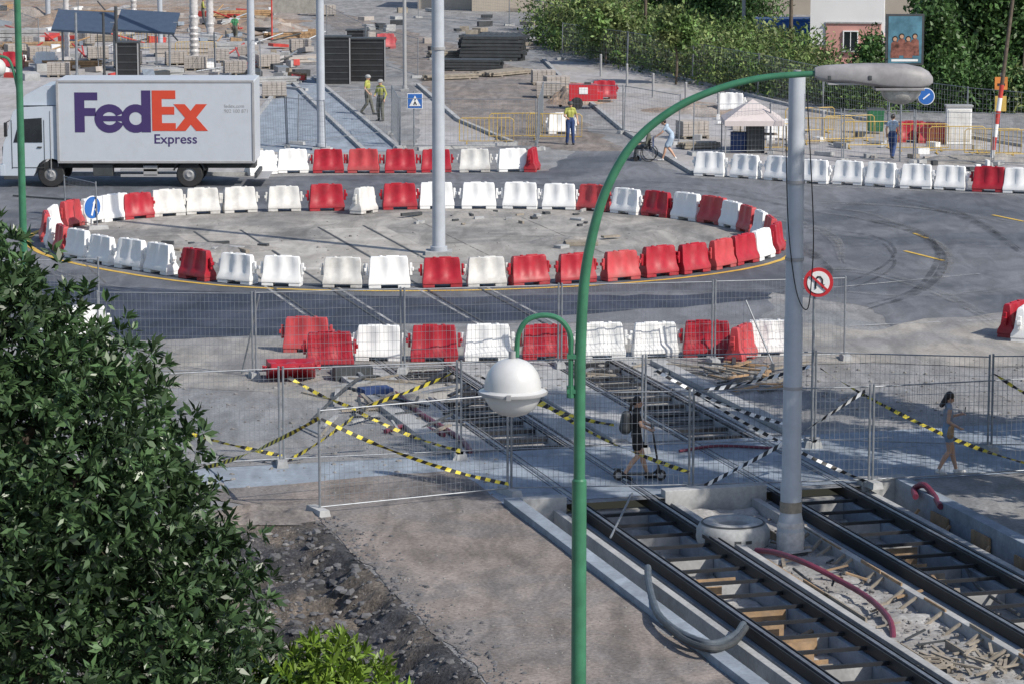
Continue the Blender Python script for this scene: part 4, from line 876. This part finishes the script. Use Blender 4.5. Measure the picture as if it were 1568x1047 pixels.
b=MB(); b.box((0,0,.55),(.6,.5,.9),mat('dark_green_plastic',(.03,.15,.07),.5),tx=1.15,ty=1.15); b.box((0,0,1.03),(.72,.6,.08),M_dk); b.obj('waste_bin',loc=G(1340,205),bevel=.02)
b=MB()
b.cyl((0,0,0),(0,0,1.1),.06,M_grey); b.sph((0,0,1.1),.065,M_grey); bo=b.obj('bollard',loc=G(1000,150))
for x,y in((920,118),(960,134),(1050,165),(1100,182),(1260,212),(1180,200)): inst(bo,'bollard',G(x,y))
b=MB()
for i in range(170):
    p=G(R(0,480),R(10,122),R(.05,.3)); b.box(p,(R(.2,1.4),R(.15,.8),R(.08,.5)),random.choice((M_conc,M_wood,M_sw,M_wood2,M_pave,M_redp,M_galv,M_conc,M_dk,M_concb,M_pav)),rz=R(0,3),ry=R(-.15,.15))
for i in range(40):
    p=G(R(560,860),R(12,84),R(.05,.2)); b.box(p,(R(.2,1.2),R(.15,.8),R(.1,.4)),random.choice((M_conc,M_wood2,M_dk,M_pav)),rz=R(0,3))
for i in range(50):
    x=R(1060,1540); p=G(x,175+(x-1060)*.12+R(0,40),.1); b.box(p,(R(.1,.8),R(.1,.4),R(.05,.3)),random.choice((M_conc,M_wood2,M_dk,M_pav,M_sw)),rz=R(0,3))
for i in range(50):
    p=G(R(0,470),R(20,110),.1); a=R(0,3); b.cyl(p,p+Vector((math.cos(a)*R(1,3),math.sin(a)*R(1,3),R(.1,.8))),.05,random.choice((M_galv,M_dk,M_redp,M_wood)),n=6)
b.obj('construction_materials',smooth=False)
# ================================================================ BUILDINGS
M_wall=mat('white_render_wall',(.68,.67,.67),.9,var=.04,scale=.5,bump=.003); M_pink=mat('pink_wall',(.55,.29,.25),.9,var=.08,scale=.5); M_beige=mat('beige_wall',(.46,.40,.33),.9,var=.08,scale=.4)
def win(b,x,y,z,w_,h_):
    b.box((x,y,z),(w_,.06,h_),M_glass)
    for s in(-1,1): b.box((x+s*(w_/2+.03),y-.02,z),(.06,.1,h_+.12),M_sw)
    b.box((x,y-.02,z+h_/2+.03),(w_,.1,.06),M_sw); b.box((x,y-.05,z-h_/2-.04),(w_+.2,.2,.07),M_conc); b.box((x,y-.035,z),(.04,.03,h_),M_sw)
g=G(1296,102); b=MB(); s=F/g.y; Wd=112/s
b.box((0,6,5.8),(Wd,12,9.6),M_wall); b.box((0,6,.5),(Wd+.06,12.06,1.0),M_pink); b.box((.35,-.05,1.15),(Wd*.75,.1,2.3),M_pink); b.box((.35,-.08,2.33),(Wd*.77,.2,.08),M_conc)
win(b,.2,-.13,1.35,.7,1.0); win(b,-1.2,-.02,6,.9,1.3); win(b,1.2,-.02,6,.9,1.3); b.box((0,6,10.7),(Wd+.4,12.4,.25),M_conc); b.obj('white_house',loc=g,rz=-.12,smooth=False)
g=G(800,18); b=MB(); b.box((0,3,3.5),(7,6,7),M_beige)
for x in(-2,0,2): win(b,x,-.02,1.8,.9,1.2); win(b,x,-.02,5,.9,1.2)
b.box((0,3,7.1),(7.4,6.4,.25),M_conc); b.obj('beige_house',loc=g,rz=-.1,smooth=False)
b=MB(); b.box((0,0,1.1),(38,.25,2.2),M_beige); b.box((0,0,2.25),(38.2,.35,.1),M_conc); b.obj('garden_wall',loc=G(1050,20),rz=-.25,smooth=False)
for x,y,w_,h_,c in((-60,280,50,16,M_beige),(10,330,60,18,M_wall),(75,270,40,16,M_beige)):
    b=MB(); b.box((0,0,h_/2),(w_,14,h_),c); b.box((0,0,h_+.2),(w_+.6,14.6,.4),M_conc)
    for fl in range(int(h_/3.2)):
        for k in range(int(w_/4)): b.box((-w_/2+2+k*4,-7.03,1.8+fl*3.2),(1.4,.08,1.5),M_glass); b.box((-w_/2+2+k*4,-7.1,.98+fl*3.2),(1.7,.3,.1),M_conc)
    b.obj('apartment_building',loc=(x,y,0),smooth=False)
# ================================================================ VEGETATION
def leaves(name,blobs,n,ls,m,parent=None,clump=.35,aspect=.4,lo=.5,hi=1.4,rosette=False,per=10,loc=(0,0,0),shell=.55,cs=1):
    vol=np.array([b_[1][0]*b_[1][1]+b_[1][1]*b_[1][2]+b_[1][0]*b_[1][2] for b_ in blobs]); vol=vol/vol.sum()
    nc=max(1,n//per); ch=np.random.choice(len(blobs),nc,p=vol)
    cen=np.array([b_[0] for b_ in blobs])[ch]; rad=np.array([b_[1] for b_ in blobs])[ch]
    d=np.random.normal(size=(nc,3)); d/=np.linalg.norm(d,axis=1)[:,None]
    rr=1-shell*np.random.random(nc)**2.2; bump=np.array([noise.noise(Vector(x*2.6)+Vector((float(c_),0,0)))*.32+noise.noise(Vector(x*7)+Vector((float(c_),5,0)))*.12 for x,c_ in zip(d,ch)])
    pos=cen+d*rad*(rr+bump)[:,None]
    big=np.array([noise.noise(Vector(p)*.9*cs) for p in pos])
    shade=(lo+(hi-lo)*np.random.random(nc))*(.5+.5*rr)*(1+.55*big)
    cp=np.repeat(pos,per,0); cd=np.repeat(d,per,0); sh=np.repeat(shade,per)*np.random.uniform(.75,1.3,nc*per); N_=nc*per
    if rosette:
        ax=np.random.normal(size=(N_,3))*.75+cd*.55+np.array([0,0,.15]); ax/=np.linalg.norm(ax,axis=1)[:,None]; base=cp+ax*ls*.15
    else:
        base=cp+np.random.normal(size=(N_,3))*clump*.5; ax=np.random.normal(size=(N_,3)); ax/=np.linalg.norm(ax,axis=1)[:,None]
    rn=np.random.normal(size=(N_,3))*.6+cd*.5+np.array([0,0,.5]); sd=np.cross(ax,rn); sd/=np.linalg.norm(sd,axis=1)[:,None]+1e-9
    L=ls*np.random.uniform(.6,1.3,N_)[:,None]; nm=np.cross(sd,ax)
    p0=base; p1=base+ax*L*.45+sd*L*aspect*.5+nm*L*.06; p2=base+ax*L-nm*L*.12; p3=base+ax*L*.45-sd*L*aspect*.5+nm*L*.06
    V_=np.stack([p0,p1,p2,p3],1).reshape(-1,3)
    me=bpy.data.meshes.new(name); me.vertices.add(len(V_)); me.vertices.foreach_set('co',V_.ravel()); me.loops.add(N_*4); me.loops.foreach_set('vertex_index',np.arange(N_*4,dtype=np.int32)); me.polygons.add(N_); me.polygons.foreach_set('loop_start',np.arange(0,N_*4,4,dtype=np.int32)); me.polygons.foreach_set('loop_total',np.full(N_,4,dtype=np.int32)); me.update(calc_edges=True)
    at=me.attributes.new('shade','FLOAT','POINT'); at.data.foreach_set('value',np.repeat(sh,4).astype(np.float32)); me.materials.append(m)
    o=bpy.data.objects.new(name,me); sc.collection.objects.link(o); o.location=loc
    if parent: o.parent=parent
    return o
def tree(name,loc,h,blobs,n,ls,m,tr=.25,per=12,clump=.5,rosette=False,aspect=.5):
    e=empty(name,loc); b=MB(); k=h*.45
    b.tube([(0,0,0),(.05,0,k*.5),(0,.05,k),(0.05,0,h*.7)],[tr,tr*.8,tr*.65,tr*.3],M_bark,n=10)
    for c,r in blobs:
        c=Vector(c); b.tube([(0,0,k*.8),(c.x*.4,c.y*.4,(k+c.z)/2),tuple(c)],[tr*.5,tr*.3,tr*.1],M_bark,n=7)
    b.obj('trunk',e); leaves('crown',blobs,n,ls,m,e,per=per,clump=clump,rosette=rosette,aspect=aspect); return e
YT=27.0
def tb_(px,py,r,dy=0): p=PY(px,py,YT+dy); return ((p.x+6.2,dy,p.z),r)
blobs=[tb_(-40,520,(.95,1.2,.8)),tb_(60,640,(1.15,1.3,.95)),tb_(130,720,(1.0,1.3,.9),-.4),tb_(180,880,(1.2,1.3,1.0)),tb_(270,980,(.95,1.2,.85),-.3),tb_(60,860,(1.5,1.4,1.3)),tb_(-150,650,(1.8,1.8,1.8)),tb_(-300,900,(2.4,2.4,2.4)),tb_(100,1080,(1.8,1.6,1.4)),tb_(320,1120,(.9,1.2,.8),-.2),tb_(-20,430,(.5,.7,.5),.2),tb_(140,560,(.45,.6,.33),.3),tb_(230,790,(.6,.8,.5),.1),tb_(330,880,(.4,.5,.35),.1)]
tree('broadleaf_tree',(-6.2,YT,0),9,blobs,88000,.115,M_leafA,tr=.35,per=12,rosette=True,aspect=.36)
bl=[tb_(505,1030,(.30,.4,.34)),tb_(470,1070,(.5,.5,.4)),tb_(560,1080,(.42,.4,.38)),tb_(420,1130,(.8,.7,.6))]
bl=[((c[0]-6.2+2.2,c[1],c[2]),r) for c,r in bl]
tree('young_tree',(-2.2,YT,0),5.5,bl,6500,.12,M_leafB,tr=.12,per=9,rosette=True,aspect=.3)
def fb(px,py,g,r,dy=0):
    p=PY(px,py,g.y+dy); return ((p.x-g.x,dy,p.z),r)
g=G(1500,150)
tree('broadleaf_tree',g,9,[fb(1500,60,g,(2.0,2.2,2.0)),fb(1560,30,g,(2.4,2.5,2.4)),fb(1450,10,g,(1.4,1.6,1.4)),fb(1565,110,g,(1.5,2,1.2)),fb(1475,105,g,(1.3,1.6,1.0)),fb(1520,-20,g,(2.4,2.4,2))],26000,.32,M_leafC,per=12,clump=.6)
g=G(1440,165); tree('broadleaf_tree',g,6,[fb(1445,100,g,(1.0,1.2,1.4)),fb(1435,30,g,(.7,.9,.9)),fb(1455,130,g,(1.1,1.2,.8))],7000,.3,M_leafC,per=12)
g=G(1330,150); tree('broadleaf_tree',g,4,[fb(1336,75,g,(.5,.9,.6)),fb(1330,110,g,(.9,1,.8)),fb(1350,125,g,(.8,.9,.6))],5000,.24,M_leafC,tr=.1)
for x,y,t,r in((927,100,35,1.0),(955,96,45,.8),(910,72,12,1.1),(1035,130,40,.7),(1565,170,150,1.2)):
    g=G(x,y); tree('young_street_tree',g,4.5,[fb(x,t,g,(r,r,r*1.1)),fb(x+8,t+12,g,(r*.7,r*.7,r*.6)),fb(x-10,t+8,g,(r*.7,r*.7,r*.7))],2600,.28,M_leafD,tr=.07)
hb=[]
for t in np.linspace(0,1,24):
    x=850+t*380; y=62+t*82; g=G(x,y+12); hb.append(((g.x,g.y+R(-.5,.5)+2.0,R(.7,1.1)),(1.9,1.7,R(1.0,1.5))))
    g=G(x+5,y-12); hb.append(((g.x,g.y+R(-1,1)+2,R(.9,1.3)),(2.1,2,R(.9,1.5))))
for t in np.linspace(0,1,8):
    g=G(1240+t*110,150+t*22); hb.append(((g.x,g.y,R(.4,.7)),(1.4,1.2,R(.8,1.1))))
leaves('shrub_bank',hb,64000,.28,M_leafD,per=14,clump=.6,lo=.35,hi=1.5)
hb=[]
for t in np.linspace(0,1,24):
    g=G(985+t*190,44+t*12); hb.append(((g.x,g.y+8,1.6),(1.7,1.4,1.9)))
leaves('hedge',hb,24000,.28,M_leafC,per=14,clump=.5,shell=.3)
hb=[((G(x,170).x,G(x,170).y,.8),(1.4,1.2,1.2)) for x in range(1440,1600,18)]; leaves('hedge',hb,9000,.26,M_leafC,per=14,clump=.5)
hb=[((G(x,8).x,G(x,8).y,R(1.5,3)),(3.5,3,R(2,3.5))) for x in list(range(840,1200,45))+list(range(1420,1560,45))]; leaves('distant_trees',hb,24000,.5,M_leafC,per=14,clump=.9)
# slender cypresses added out of view at right to stripe the crossing with shade
for x,y,h in((13.8,50.6,17),(13.9,54.0,18),(14.2,57.4,19),(14.6,60.8,16),(14.9,64.4,12)):
    bl=[((R(-.25,.25),R(-.3,.3),h*.14+i*h*.093),(R(.75,1.05),R(.75,1.0),h*.09)) for i in range(9)]
    tree('shade_cypress',(x,y,0),h,bl,8000,.34,M_leafC,tr=.2,per=12,clump=.35)
